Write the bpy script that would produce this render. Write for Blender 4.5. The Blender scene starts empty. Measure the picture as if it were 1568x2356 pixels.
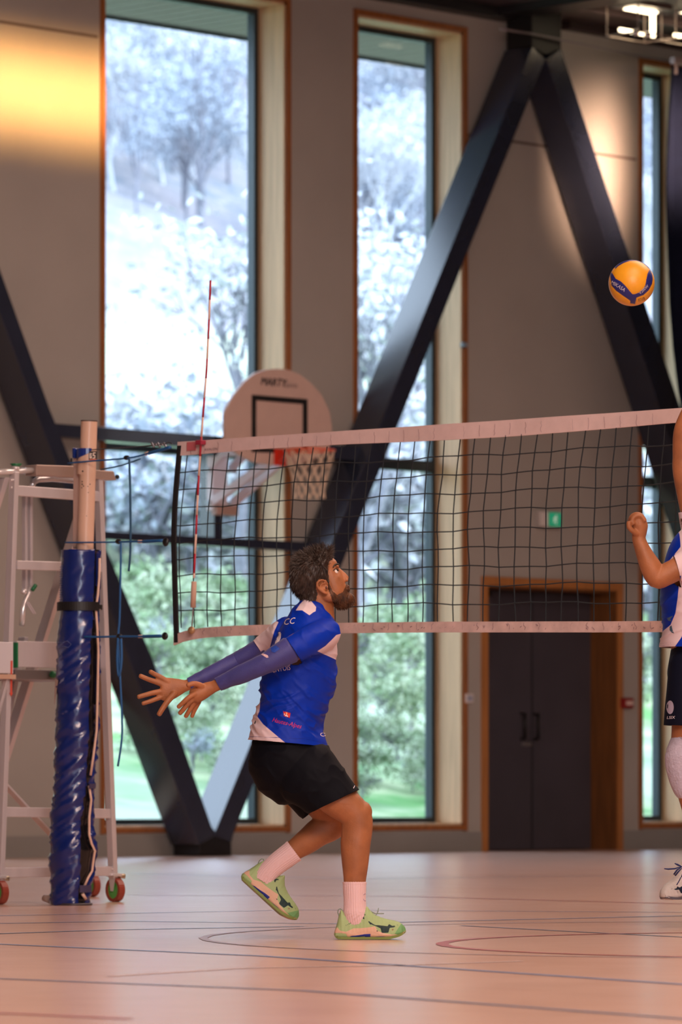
import bpy, bmesh, math, random
import numpy as np
from mathutils import Vector, Matrix, noise
from mathutils.bvhtree import BVHTree
random.seed(7); np.random.seed(7)
SC = bpy.context.scene
COL = SC.collection
# ------------------------------------------------------------------ camera
FPX, CX, HY, CH = 11000.0, 784.0, 1815.0, 0.613
TH = math.atan2(11000.0, 10576.0)
ST, CT = math.sin(TH), math.cos(TH)
RV = Vector((CT, -ST, 0)); FV = Vector((ST, CT, 0)); UP = Vector((0, 0, 1))
CAM = Vector((0, 0, CH))
cd = bpy.data.cameras.new('camera'); cam = bpy.data.objects.new('camera', cd); COL.objects.link(cam)
cd.sensor_fit = 'HORIZONTAL'; cd.sensor_width = 36; cd.lens = FPX / 1568 * 36
cd.shift_y = (HY - 1178) / 1568; cd.clip_end = 2000; cd.clip_start = .1
cam.matrix_world = Matrix.Translation(CAM) @ Matrix((RV, UP, -FV)).transposed().to_4x4()
cd.dof.use_dof = True; cd.dof.focus_distance = 20.3; cd.dof.aperture_fstop = cd.lens / 1000 / 0.034
SC.camera = cam
# ------------------------------------------------------------------ world, lights, exposure
SC.view_settings.view_transform = 'Standard'; SC.view_settings.look = 'None'
SC.view_settings.exposure = 0.22; SC.view_settings.gamma = 1.0
SC.view_settings.use_curve_mapping = False
w = bpy.data.worlds.new('world'); SC.world = w; w.use_nodes = True
bg = w.node_tree.nodes['Background']; bg.inputs[0].default_value = (0.72, 0.84, 1.0, 1); bg.inputs[1].default_value = 6.0
SC.cycles.max_bounces = 7; SC.cycles.diffuse_bounces = 4; SC.cycles.glossy_bounces = 4
SC.cycles.transmission_bounces = 6; SC.cycles.transparent_max_bounces = 12
SC.cycles.sample_clamp_indirect = 4.0; SC.cycles.caustics_reflective = False; SC.cycles.caustics_refractive = False
YW = 31.35           # inner face of the window wall
def area(name, loc, size, size_y, power, color, target=None, spread=180):
    l = bpy.data.lights.new(name, 'AREA'); l.shape = 'RECTANGLE'; l.size = size; l.size_y = size_y
    l.energy = power; l.color = color; l.spread = math.radians(spread)
    o = bpy.data.objects.new(name, l); COL.objects.link(o); o.location = loc
    d = (Vector(target) - Vector(loc)) if target else Vector((0, 0, -1))
    o.rotation_euler = d.to_track_quat('-Z', 'Y').to_euler(); return o
WARM = (1.0, 0.70, 0.56)
sun = bpy.data.lights.new('sun', 'SUN'); sun.energy = 3.4; sun.angle = .03; sun.color = (1, .95, .88)
so = bpy.data.objects.new('sun', sun); COL.objects.link(so); so.rotation_euler = Vector((-.55, .62, -.56)).to_track_quat('-Z', 'Y').to_euler()
for p_, e_ in (((14, 10, 8.0), 420), ((22, 15, 8.0), 420), ((31, 19, 8.0), 420)): area('hall_fill_light', p_, 5, 5, e_, WARM)
area('hall_fill_light', (6, 3, 7.6), 7, 2.5, 1500, WARM, (19, 17, 1.5))  # added frontal fill for net and players, no known fixture there
area('hall_fill_light', (26, 27, 8.0), 8, 2, 120, WARM)
# ------------------------------------------------------------------ projection helpers (pixel -> point on a real plane)
def ray(px, py): return FV + RV * ((px - CX) / FPX) + UP * ((HY - py) / FPX)
def onY(px, py, Y):
    d = ray(px, py); return CAM + d * (Y / d.y)
def onX(px, py, X):
    d = ray(px, py); return CAM + d * (X / d.x)
def onZ(px, py, Z): return CAM + ray(px, py) * Z
def onF(px, py): return CAM + ray(px, py) * (CH * FPX / (py - HY))
def topx(co):
    co = np.asarray(co, float) - np.array(CAM); Z = co @ np.array(FV); l = co @ np.array(RV)
    return np.stack([CX + FPX * l / Z, HY - FPX * co[:, 2] / Z], 1)
# ------------------------------------------------------------------ materials
MATS = {}
WORLDP = set()
def mat(name, col, rough=.5, metal=0, var=0, scale=8, bump=0, bscale=40, spec=.5, stretch=None, emit=None, es=1, trans=0, alpha=1, coat=0, col2=None, sheen=0, sss=0):
    if name in MATS: return MATS[name]
    m = bpy.data.materials.new(name); m.use_nodes = True; nt = m.node_tree; N = nt.nodes; L = nt.links
    b = N['Principled BSDF']; b.inputs['Base Color'].default_value = (*col, 1)
    b.inputs['Roughness'].default_value = rough; b.inputs['Metallic'].default_value = metal
    b.inputs['Specular IOR Level'].default_value = spec; b.inputs['Coat Weight'].default_value = coat
    b.inputs['Transmission Weight'].default_value = trans; b.inputs['Alpha'].default_value = alpha
    b.inputs['Sheen Weight'].default_value = sheen
    if sss: b.inputs['Subsurface Weight'].default_value = sss; b.inputs['Subsurface Radius'].default_value = (.02, .008, .004); b.inputs['Subsurface Scale'].default_value = .5
    if emit: b.inputs['Emission Color'].default_value = (*emit, 1); b.inputs['Emission Strength'].default_value = es
    tc = N.new('ShaderNodeTexCoord'); mp = N.new('ShaderNodeMapping'); L.new(tc.outputs['Object'], mp.inputs[0])
    if stretch: mp.inputs['Scale'].default_value = stretch
    if var or col2:
        n = N.new('ShaderNodeTexNoise'); n.inputs['Scale'].default_value = scale; n.inputs['Detail'].default_value = 5
        L.new(mp.outputs[0], n.inputs[0])
        r = N.new('ShaderNodeValToRGB'); r.color_ramp.elements[0].position = .3; r.color_ramp.elements[1].position = .7
        c2 = col2 or tuple(min(1, c * (1 + var)) for c in col); c1 = col if col2 else tuple(c * (1 - var) for c in col)
        r.color_ramp.elements[0].color = (*c1, 1); r.color_ramp.elements[1].color = (*c2, 1)
        L.new(n.outputs[0], r.inputs[0]); L.new(r.outputs[0], b.inputs['Base Color'])
    if bump:
        n = N.new('ShaderNodeTexNoise'); n.inputs['Scale'].default_value = bscale; n.inputs['Detail'].default_value = 4
        L.new(mp.outputs[0], n.inputs[0]); bp = N.new('ShaderNodeBump'); bp.inputs['Strength'].default_value = bump; bp.inputs['Distance'].default_value = .01
        L.new(n.outputs[0], bp.inputs['Height']); L.new(bp.outputs[0], b.inputs['Normal'])
    MATS[name] = m; return m
def layered(name, base, cols, rough=.6, soft=.5, bump=0, bscale=300, spec=.3, coat=0, sheen=0, var=0.0):
    """base colour overlaid with printed/sewn colour fields; each field's edge is the zero of a mesh attribute m0, m1..."""
    m = mat(name, base, rough, var=var or .04, scale=30, bump=bump, bscale=bscale, spec=spec, coat=coat, sheen=sheen)
    nt = m.node_tree; N = nt.nodes; L = nt.links; b = N['Principled BSDF']
    src = b.inputs['Base Color'].links[0].from_socket
    for i, c in enumerate(cols):
        a = N.new('ShaderNodeAttribute'); a.attribute_name = 'm%d' % i
        mr = N.new('ShaderNodeMapRange'); mr.inputs['From Min'].default_value = -soft; mr.inputs['From Max'].default_value = soft
        L.new(a.outputs['Fac'], mr.inputs[0]); mx = N.new('ShaderNodeMix'); mx.data_type = 'RGBA'
        L.new(mr.outputs[0], mx.inputs[0]); L.new(src, mx.inputs[6]); mx.inputs[7].default_value = (*c, 1); src = mx.outputs[2]
    L.new(src, b.inputs['Base Color']); return m
def sdf_poly(P, poly):
    P = np.asarray(P, float); V = np.asarray(poly, float); d = np.full(len(P), 1e9); s = np.ones(len(P))
    for i in range(len(V)):
        a = V[i]; b = V[i - 1]; e = b - a; wv = P - a
        t = np.clip((wv @ e) / (e @ e + 1e-12), 0, 1); q = wv - t[:, None] * e
        d = np.minimum(d, (q ** 2).sum(1))
        c1 = P[:, 1] >= a[1]; c2 = P[:, 1] < b[1]; c3 = (e[0] * wv[:, 1]) > (e[1] * wv[:, 0])
        flip = (c1 & c2 & c3) | (~c1 & ~c2 & ~c3); s[flip] *= -1
    return -s * np.sqrt(d)
def set_layers(me, P2, layers):
    for i, polys in enumerate(layers):
        v = np.max([sdf_poly(P2, p) for p in polys], 0)
        at = me.attributes.new('m%d' % i, 'FLOAT', 'POINT'); at.data.foreach_set('value', v.astype(np.float32))
# ------------------------------------------------------------------ mesh helpers
class MB:
    def __init__(s): s.v = []; s.f = []
    def add(s, vs, fs):
        o = len(s.v); s.v += [tuple(p) for p in vs]; s.f += [tuple(i + o for i in f) for f in fs]; return s
    def box(s, a, b):
        x0, y0, z0 = a; x1, y1, z1 = b
        return s.add([(x0, y0, z0), (x1, y0, z0), (x1, y1, z0), (x0, y1, z0), (x0, y0, z1), (x1, y0, z1), (x1, y1, z1), (x0, y1, z1)],
                     [(0, 3, 2, 1), (4, 5, 6, 7), (0, 1, 5, 4), (1, 2, 6, 5), (2, 3, 7, 6), (3, 0, 4, 7)])
    def prism(s, pts, vec):
        n = len(pts); vec = Vector(vec); a = [Vector(p) for p in pts]; b = [p + vec for p in a]
        nn = sum(((a[i]).cross(a[(i + 1) % n]) for i in range(n)), Vector())
        fs = [tuple(range(n)), tuple(range(2 * n - 1, n - 1, -1))] + [((i + 1) % n, i, n + i, n + (i + 1) % n) for i in range(n)]
        if nn.dot(vec) > 0: fs = [f[::-1] for f in fs]
        return s.add(a + b, fs)
    def tube(s, pts, r, n=8, caps=True, square=False):
        pts = [Vector(p) for p in pts]; rs = r if isinstance(r, (list, tuple)) else [r] * len(pts)
        rings = []; up = None; off = math.pi / 4 if square else 0; n = 4 if square else n
        for i, p in enumerate(pts):
            t = (pts[min(i + 1, len(pts) - 1)] - pts[max(i - 1, 0)]).normalized()
            if up is None: up = Vector((0, 0, 1)) if abs(t.z) < .9 else Vector((1, 0, 0))
            u = (up - t * up.dot(t)).normalized(); v = t.cross(u); up = u
            rings.append([p + (u * math.cos(off + 2 * math.pi * k / n) + v * math.sin(off + 2 * math.pi * k / n)) * rs[i] * (1.414 if square else 1) for k in range(n)])
        vs = [q for rg in rings for q in rg]; fs = []
        for i in range(len(rings) - 1):
            for k in range(n): fs.append((i * n + k, i * n + (k + 1) % n, (i + 1) * n + (k + 1) % n, (i + 1) * n + k))
        if caps: fs += [tuple(range(n))[::-1], tuple(range(len(vs) - n, len(vs)))]
        return s.add(vs, fs)
    def beam(s, a, b, wv, hv):
        a = Vector(a); b = Vector(b); wv = Vector(wv) / 2; hv = Vector(hv) / 2
        return s.prism([a - wv - hv, a + wv - hv, a + wv + hv, a - wv + hv], b - a)
    def ell(s, c, r, rot=None, nu=20, nv=12):
        vs = []; fs = []; c = Vector(c); rot = rot or Matrix.Identity(3)
        vs.append(c + rot @ Vector((0, 0, r[2])))
        for i in range(1, nv):
            a = math.pi * i / nv
            for k in range(nu):
                b = 2 * math.pi * k / nu
                vs.append(c + rot @ Vector((r[0] * math.sin(a) * math.cos(b), r[1] * math.sin(a) * math.sin(b), r[2] * math.cos(a))))
        vs.append(c - rot @ Vector((0, 0, r[2]))); e = len(vs) - 1
        for k in range(nu):
            fs.append((0, 1 + k, 1 + (k + 1) % nu)); fs.append((e, e - nu + (k + 1) % nu, e - nu + k))
            for i in range(nv - 2):
                q = 1 + i * nu; fs.append((q + k, q + nu + k, q + nu + (k + 1) % nu, q + (k + 1) % nu))
        return s.add(vs, fs)
    def loft(s, st, n=24, sub=4, power=2.0, cap=True):
        """st: (x,y,z, r_inplane, r_depth) stations, smooth in between, rounded ends"""
        st = [np.array(q, float) for q in st]; P = []
        for i in range(len(st) - 1):
            p0 = st[max(i - 1, 0)]; p1 = st[i]; p2 = st[i + 1]; p3 = st[min(i + 2, len(st) - 1)]
            for k in range(sub):
                t = k / sub; P.append(.5 * (2 * p1 + (p2 - p0) * t + (2 * p0 - 5 * p1 + 4 * p2 - p3) * t * t + (3 * p1 - p0 - 3 * p2 + p3) * t ** 3))
        P.append(st[-1])
        def ext(p, q):  # rounded end beyond p
            d = (p[:3] - q[:3]); d /= np.linalg.norm(d) + 1e-9; r = min(p[3], p[4]); o = []
            for a in (30, 55, 75, 88):
                a = math.radians(a); e = p.copy(); e[:3] = p[:3] + d * r * math.sin(a) * .6; e[3:] = p[3:] * math.cos(a); o.append(e)
            return o
        if cap: P = ext(P[0], P[1])[::-1] + P + ext(P[-1], P[-2])
        vs = []; fs = []
        for i, p in enumerate(P):
            t = Vector(P[min(i + 1, len(P) - 1)][:3] - P[max(i - 1, 0)][:3]).normalized()
            v = Vector((0, 1, 0)); v = (v - t * v.dot(t)).normalized(); u = v.cross(t)
            c = Vector(p[:3])
            for k in range(n):
                a = 2 * math.pi * k / n; ca, sa = math.cos(a), math.sin(a)
                ca = math.copysign(abs(ca) ** (2 / power), ca); sa = math.copysign(abs(sa) ** (2 / power), sa)
                vs.append(c + u * ca * max(p[3], 1e-4) + v * sa * max(p[4], 1e-4))
        for i in range(len(P) - 1):
            for k in range(n): fs.append((i * n + k, i * n + (k + 1) % n, (i + 1) * n + (k + 1) % n, (i + 1) * n + k))
        fs += [tuple(range(n))[::-1], tuple(range(len(vs) - n, len(vs)))]
        return s.add(vs, fs)
    def mesh(s, name):
        me = bpy.data.meshes.new(name); me.from_pydata(s.v, [], s.f); me.update()
        bm = bmesh.new(); bm.from_mesh(me); bmesh.ops.recalc_face_normals(bm, faces=bm.faces); bm.to_mesh(me); bm.free(); return me
    def obj(s, name, m, parent=None, smooth=False, bevel=0, **kw):
        me = s.mesh(name); return link(name, me, m, parent, smooth, bevel, **kw)
def link(name, me, m, parent=None, smooth=False, bevel=0, label=None, cat=None, group=None, kind=None):
    o = bpy.data.objects.new(name, me); COL.objects.link(o)
    if m is not None and len(me.materials) == 0:
        for q in (m if isinstance(m, (list, tuple)) else [m]): me.materials.append(q)
    if smooth: me.polygons.foreach_set('use_smooth', [True] * len(me.polygons))
    if bevel:
        b = o.modifiers.new('bevel', 'BEVEL'); b.width = bevel; b.segments = 2; b.limit_method = 'ANGLE'
    if parent is not None: o.parent = parent; o.matrix_parent_inverse = parent.matrix_world.inverted() if parent.name in WORLDP else Matrix.Identity(4)
    tag(o, label, cat, group, kind); return o
def tag(o, label=None, cat=None, group=None, kind=None):
    for k, v in (('label', label), ('category', cat), ('group', group), ('kind', kind)):
        if v: o[k] = v
    return o
def thing(name, loc=(0, 0, 0), label=None, cat=None, group=None, kind=None, rz=0, world=True):
    """Empty at the thing's base. world=True: children are given in world coordinates"""
    o = bpy.data.objects.new(name, None); COL.objects.link(o); o.empty_display_size = .1
    o.location = loc; o.rotation_euler = (0, 0, rz)
    o.matrix_world = Matrix.Translation(loc) @ Matrix.Rotation(rz, 4, 'Z')
    if world: WORLDP.add(o.name)
    return tag(o, label, cat, group, kind)
def remesh(mb, voxel, smooth=4, factor=.5):
    me = mb.mesh('tmp'); o = bpy.data.objects.new('tmp', me); COL.objects.link(o)
    r = o.modifiers.new('r', 'REMESH'); r.mode = 'VOXEL'; r.voxel_size = voxel
    if smooth: s = o.modifiers.new('s', 'SMOOTH'); s.iterations = smooth; s.factor = factor
    dg = bpy.context.evaluated_depsgraph_get(); out = bpy.data.meshes.new_from_object(o.evaluated_get(dg))
    bpy.data.objects.remove(o); bpy.data.meshes.remove(me); return out
def coords(me):
    a = np.empty(len(me.vertices) * 3, np.float32); me.vertices.foreach_get('co', a); return a.reshape(-1, 3).astype(float)
def normals(me):
    a = np.empty(len(me.vertices) * 3, np.float32); me.vertices.foreach_get('normal', a); return a.reshape(-1, 3).astype(float)
def setco(me, a): me.vertices.foreach_set('co', a.astype(np.float32).ravel()); me.update()
def cut(me, p, n, rad):
    """open a hem: drop everything beyond plane (p,n) within rad of p"""
    bm = bmesh.new(); bm.from_mesh(me); p = Vector(p); n = Vector(n).normalized()
    near = [f for f in bm.faces if (f.calc_center_median() - p).length < rad]
    ge = set(near); [ge.update(f.edges) for f in near]; [ge.update(f.verts) for f in near]
    bmesh.ops.bisect_plane(bm, geom=list(ge), plane_co=p, plane_no=n, dist=1e-5); bm.verts.index_update()
    dead = [f for f in bm.faces if (f.calc_center_median() - p).length < rad * 1.02 and (f.calc_center_median() - p).dot(n) > 1e-5]
    bmesh.ops.delete(bm, geom=dead, context='FACES')
    seen = set(); isl = []
    for v in bm.verts:
        if v.index in seen: continue
        st_ = [v]; seen.add(v.index); cur = []
        while st_:
            a = st_.pop(); cur.append(a)
            for e in a.link_edges:
                o_ = e.other_vert(a)
                if o_.index not in seen: seen.add(o_.index); st_.append(o_)
        isl.append(cur)
    isl.sort(key=len); bmesh.ops.delete(bm, geom=[v for i_ in isl[:-1] for v in i_], context='VERTS')
    bm.to_mesh(me); bm.free(); me.update()
def fbm(P, sc, seed=0.0, oct=3):
    return np.array([noise.fractal(Vector((p[0] * sc[0] + seed, p[1] * sc[1], p[2] * sc[2])), 1.0, 2.0, oct) for p in P])
def text_mesh(body, size, align='CENTER', shear=0, res=2):
    c = bpy.data.curves.new('t', 'FONT'); c.body = body; c.size = size; c.align_x = align; c.align_y = 'CENTER'; c.shear = shear; c.resolution_u = res
    c.extrude = 0; o = bpy.data.objects.new('t', c); COL.objects.link(o)
    dg = bpy.context.evaluated_depsgraph_get(); me = bpy.data.meshes.new_from_object(o.evaluated_get(dg))
    bpy.data.objects.remove(o); bpy.data.curves.remove(c); return me
def place_flat(me, origin, xdir, ydir):
    """text/shape drawn in xy placed as flat print"""
    P = coords(me); x = np.array(Vector(xdir)); y = np.array(Vector(ydir)); setco(me, np.array(Vector(origin)) + P[:, :1] * x + P[:, 1:2] * y); return me
# ================================================================== THE HALL
wallm = mat('wall_paint', (.395, .37, .335), .75, var=.05, scale=1.2, bump=.05, bscale=60)
plinthm = mat('plinth_paint', (.27, .265, .25), .6, var=.05, scale=2)
ceilm = mat('ceiling_board', (.06, .04, .045), .45, var=.2, scale=3)
oiled = mat('oiled_wood', (.30, .105, .028), .5, var=.25, scale=5, stretch=(8, 8, .6))
spruce = mat('spruce', (.62, .43, .25), .55, var=.16, scale=3, stretch=(9, 9, .5))
alu = mat('dark_frame', (.03, .045, .055), .4, metal=.3)
steel = mat('dark_steel', (.020, .026, .048), .26, spec=.85, var=.1, scale=3)
black = mat('black', (.006, .006, .008), .5)
def WX(px, py=1000, Y=YW): return onY(px, py, Y).x
def WZ(px, py, Y=YW): return onY(px, py, Y).z
ZT = WZ(1065, 75); ZB = WZ(1040, 1899); ZC = 8.24; ZP = ZB - .035
wins = [(WX(240), WX(657), 0), (WX(821), WX(1064), 1), (WX(1476), WX(1584), 2), (WX(-620), WX(-200), 3)]
dx0, dx1, dz = WX(1119), WX(1419), WZ(1119, 1346)
# wall with its openings
ops = sorted([(a, b, ZB, ZT) for a, b, _ in wins] + [(dx0, dx1, 0, dz)])
XL, XR = 2.0, 56.0; YB = -6.0
mb = MB(); x = XL; W0, W1 = YW, YW + .47
for a, b, z0, z1 in ops:
    mb.box((x, W0, 0), (a, W1, 9)); mb.box((a, W0, z1), (b, W1, 9))
    if z0 > 0: mb.box((a, W0, 0), (b, W1, z0))
    x = b
mb.box((x, W0, 0), (XR, W1, 9)); mb.obj('wall_back', wallm, kind='structure')
MB().box((XL, YB - .3, 0), (XR, YB, 9)).obj('wall_front', wallm, kind='structure')
MB().box((XL - 6.3, YB, 0), (XL - 6, W1, 9)).obj('wall_left', wallm, kind='structure')
MB().box((XR, YB, 0), (XR + .3, W1, 9)).obj('wall_right', wallm, kind='structure')
MB().box((XL - 6, W0, 0), (XL, W1, 9)).obj('wall_back_extension', wallm, kind='structure')
MB().box((XL - 6, YB, ZC), (XR, W1, ZC + .25)).obj('ceiling', ceilm, kind='structure')
# skirting panels between the door openings
mb = MB(); mb.box((XL, W0 - .012, 0), (dx0 - .07, W0 - .001, ZP - .03)); mb.box((dx1 + .07, W0 - .012, 0), (XR, W0 - .001, ZP - .03)); mb.obj('baseboard_back', plinthm, kind='structure')
jm = mat('joint', (.12, .09, .075), .8)
for i, (a, b, px, py) in enumerate([(-400, 224, 110, 67), (1076, 1462, 1400, 358)]):
    z = WZ(px, py); MB().box((WX(a), W0 - .006, z - .012), (WX(b), W0 - .0005, z + .012)).obj('trim_%d' % (i + 1), jm, kind='structure')
# edge beam and main roof beam
blk = mat('black_beam', (.012, .011, .014), .45)
MB().box((XL, W0 - .18, 8.13), (WX(1157), W0 - .001, ZC - .001)).obj('trim_3', blk, kind='structure')
MB().box((WX(1290), W0 - .12, 8.155), (XR, W0 - .001, ZC - .001)).obj('trim_4', mat('maroon_beam', (.035, .018, .02), .5), kind='structure')
# ------------------------------------------------------------------ floor
fm = mat('sports_floor', (.52, .33, .27), .36)
nt = fm.node_tree; N = nt.nodes; L = nt.links; b = N['Principled BSDF']; tc = N['Texture Coordinate']
def noisen(scale, vec, detail=4):
    n = N.new('ShaderNodeTexNoise'); n.inputs['Scale'].default_value = scale; n.inputs['Detail'].default_value = detail; L.new(vec, n.inputs[0]); return n.outputs[0]
def mapping(s, rot=0):
    m = N.new('ShaderNodeMapping'); m.inputs['Scale'].default_value = s; m.inputs['Rotation'].default_value = (0, 0, rot); L.new(tc.outputs['Object'], m.inputs[0]); return m.outputs[0]
def mixc(f, a, c, mode='MIX'):
    m = N.new('ShaderNodeMix'); m.data_type = 'RGBA'; m.blend_type = mode
    (L.new(f, m.inputs[0]) if hasattr(f, 'links') else setattr(m.inputs[0], 'default_value', f))
    for s_, i in ((a, 6), (c, 7)):
        L.new(s_, m.inputs[i]) if hasattr(s_, 'links') else setattr(m.inputs[i], 'default_value', (*s_, 1))
    return m.outputs[2]
def ramp(f, p0, p1, c0=(0, 0, 0), c1=(1, 1, 1)):
    r = N.new('ShaderNodeValToRGB'); r.color_ramp.elements[0].position = p0; r.color_ramp.elements[1].position = p1
    r.color_ramp.elements[0].color = (*c0, 1); r.color_ramp.elements[1].color = (*c1, 1); L.new(f, r.inputs[0]); return r.outputs[0]
long1 = noisen(6, mapping((.35, 14, 1))); long2 = noisen(6, mapping((14, .35, 1))); big = noisen(.5, mapping((1, 1, 1)))
c = mixc(ramp(long1, .3, .7), (.60, .37, .285), (.70, .45, .355))
c = mixc(.5, c, ramp(long2, .3, .7, (.57, .355, .28), (.71, .47, .37)))
c = mixc(ramp(big, .35, .65), c, mixc(.3, c, (.72, .50, .42)))
L.new(c, b.inputs['Base Color']); b.inputs['Specular IOR Level'].default_value = .5
rr = N.new('ShaderNodeMapRange'); rr.inputs[3].default_value = .19; rr.inputs[4].default_value = .27; L.new(noisen(3, mapping((1, 1, 1))), rr.inputs[0]); L.new(rr.outputs[0], b.inputs['Roughness'])
bp = N.new('ShaderNodeBump'); bp.inputs['Strength'].default_value = .10; bp.inputs['Distance'].default_value = .002; L.new(noisen(60, mapping((1, 1, 1))), bp.inputs['Height']); L.new(bp.outputs[0], b.inputs['Normal'])
MB().box((XL - 6, YB, -.2), (XR, W1, 0)).obj('floor', fm, kind='structure')
# court markings: thin painted lines on the floor
def line_obj(name, pts, wd, col, z=.0015):
    mb = MB(); pts = [Vector((p[0], p[1], z)) for p in pts]
    for i in range(len(pts)):
        t = (pts[min(i + 1, len(pts) - 1)] - pts[max(i - 1, 0)]).normalized(); n = Vector((-t.y, t.x, 0)) * wd / 2
        mb.v += [tuple(pts[i] - n), tuple(pts[i] + n)]
        if i: k = 2 * i; mb.f.append((k - 2, k, k + 1, k - 1))
    mb.obj(name, mat('line_%.2f_%.2f_%.2f' % col, col, .4, var=.12, scale=9), floor_lines)
floor_lines = thing('trim_5', kind='structure')
blue = (.16, .20, .34); red = (.38, .10, .10); dkb = (.10, .13, .22); lt = (.66, .50, .46)
for pl, wd, cl in [
    ([(-60, 2170), (600, 2200), (1640, 2270)], .05, blue), ([(-60, 2126), (300, 2120), (760, 2126), (1640, 2106)], .05, blue),
    ([(-60, 2250), (700, 2280), (1640, 2350)], .04, dkb), ([(-40, 2330), (300, 2345)], .05, red),
    ([(300, 2060), (900, 2062), (1640, 2082)], .05, red), ([(-40, 2150), (250, 2140), (700, 2132)], .05, dkb),
    ([(1060, 2130), (1300, 2143), (1640, 2160)], .03, dkb), ([(250, 2247), (560, 2228), (900, 2222), (1200, 2212)], .04, lt),
    ([(300, 2010), (800, 2022), (1640, 2012)], .05, dkb), ([(-40, 2108), (700, 2094), (1640, 2100)], .04, blue)]:
    line_obj('floor_line', [onF(*p) for p in pl], wd, cl)
cc = onF(1950, 2173); line_obj('floor_line', [(cc.x + 1.6 * math.cos(a / 24 * math.pi), cc.y + 1.6 * math.sin(a / 24 * math.pi)) for a in range(49)], .05, red, .0018)
c2 = onF(1810, 2158); line_obj('floor_line', [(c2.x + 2.4 * math.cos(a / 24 * math.pi), c2.y + 2.4 * math.sin(a / 24 * math.pi)) for a in range(49)], .035, (.40, .31, .34), .0021)
# ------------------------------------------------------------------ windows
gl = mat('glass', (.9, .96, 1), .02, trans=0); g = gl.node_tree; g.nodes.clear()
o_ = g.nodes.new('ShaderNodeOutputMaterial'); t_ = g.nodes.new('ShaderNodeBsdfTransparent'); s_ = g.nodes.new('ShaderNodeBsdfGlossy'); m_ = g.nodes.new('ShaderNodeMixShader'); l_ = g.nodes.new('ShaderNodeLayerWeight')
s_.inputs['Roughness'].default_value = .02; l_.inputs['Blend'].default_value = .12; t_.inputs[0].default_value = (.93, .97, 1, 1)
g.links.new(l_.outputs['Fresnel'], m_.inputs[0]); g.links.new(t_.outputs[0], m_.inputs[1]); g.links.new(s_.outputs[0], m_.inputs[2]); g.links.new(m_.outputs[0], o_.inputs[0])
GY = YW + .40
ztr = WZ(940, 1069) + .03
for a, b_, i in wins:
    t = thing('window_%d' % (i + 1), ((a + b_) / 2, YW, ZB), kind='structure')
    tw = .055
    MB().box((a - tw, YW - .02, ZB - tw), (a, YW + .015, ZT + tw)).obj('casing_board', oiled, t, bevel=.003)
    MB().box((b_, YW - .02, ZB - tw), (b_ + tw, YW + .015, ZT + tw)).obj('casing_board', oiled, t, bevel=.003)
    MB().box((a, YW - .02, ZT), (b_, YW + .015, ZT + tw)).obj('casing_board', oiled, t, bevel=.003)
    MB().box((a, YW - .02, ZB - .045), (b_, YW + .015, ZB)).obj('casing_board', oiled, t, bevel=.003)
    e = .022
    MB().box((a, YW + .005, ZB), (a + e, GY, ZT)).obj('jamb_lining', spruce, t)
    MB().box((b_ - e, YW + .005, ZB), (b_, GY, ZT)).obj('jamb_lining', spruce, t)
    MB().box((a, YW + .005, ZT - e), (b_, GY, ZT)).obj('head_lining', spruce, t)
    MB().box((a, YW + .005, ZB), (b_, GY, ZB + e)).obj('sill_board', spruce, t)
    f = .055; mb = MB(); A, B = a + e, b_ - e; z0, z1 = ZB + e, ZT - e
    mb.box((A, GY - .06, z0), (A + f, GY + .03, z1)).box((B - f, GY - .06, z0), (B, GY + .03, z1)).box((A + f, GY - .06, z0), (B - f, GY + .03, z0 + f)).box((A + f, GY - .06, z1 - f), (B - f, GY + .03, z1))
    mb.obj('window_frame', alu, t)
    MB().box((A + f, GY - .06, ztr - .055), (B - f, GY + .03, ztr + .055)).obj('transom', alu, t)
    for q0, q1 in ((z0 + f, ztr - .055), (ztr + .055, z1 - f)):
        MB().box((A + f, GY - .01, q0), (B - f, GY + .004, q1)).obj('pane', gl, t)
# ------------------------------------------------------------------ door
DY = YW + .33
dl = mat('door_laminate', (.060, .055, .070), .45, var=.1, scale=2); hdl = mat('door_fitting', (.012, .012, .014), .3, metal=.5)
brown = mat('brown_lining', (.16, .06, .016), .5, var=.3, scale=4, stretch=(9, 9, .5))
t = thing('door_1', ((dx0 + dx1) / 2, YW, 0), kind='structure')
MB().box((dx0 - .085, YW - .025, 0), (dx0, YW + .02, dz + .085)).obj('casing_board', mat('door_casing', (.42, .17, .05), .5, var=.15, scale=4, stretch=(8, 8, .5)), t, bevel=.004)
MB().box((dx1, YW - .025, 0), (dx1 + .07, YW + .02, dz + .085)).obj('casing_board', MATS['door_casing'], t, bevel=.004)
MB().box((dx0, YW - .025, dz), (dx1, YW + .02, dz + .085)).obj('casing_board', MATS['door_casing'], t, bevel=.004)
MB().box((dx0, YW, 0), (dx0 + .02, DY + .1, dz)).obj('jamb_lining', brown, t)
MB().box((dx1 - .02, YW, 0), (dx1, DY + .1, dz)).obj('jamb_lining', brown, t)
MB().box((dx0 + .02, YW, dz - .02), (dx1 - .02, DY + .1, dz)).obj('head_lining', brown, t)
xm = WX(1224, 1700, DY)
MB().box((xm - .012, DY + .01, .01), (xm + .012, DY + .06, dz - .03)).obj('meeting_seal', black, t)
for k, (q0, q1) in enumerate(((dx0 + .025, xm - .014), (xm + .014, dx1 - .025))):
    lf = MB().box((q0, DY, .01), (q1, DY + .045, dz - .03)).obj('door_leaf', dl, t, bevel=.003)
    xs = xm - .17 if k == 0 else xm + .03
    za, zb_ = WZ(1200, 1700, DY), WZ(1200, 1642, DY)
    h_ = MB().tube([(xs, DY, za), (xs, DY - .055, za), (xs, DY - .055, zb_), (xs, DY, zb_)], .016).obj('handle', hdl, lf, smooth=True)
    h_.parent = lf
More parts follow.
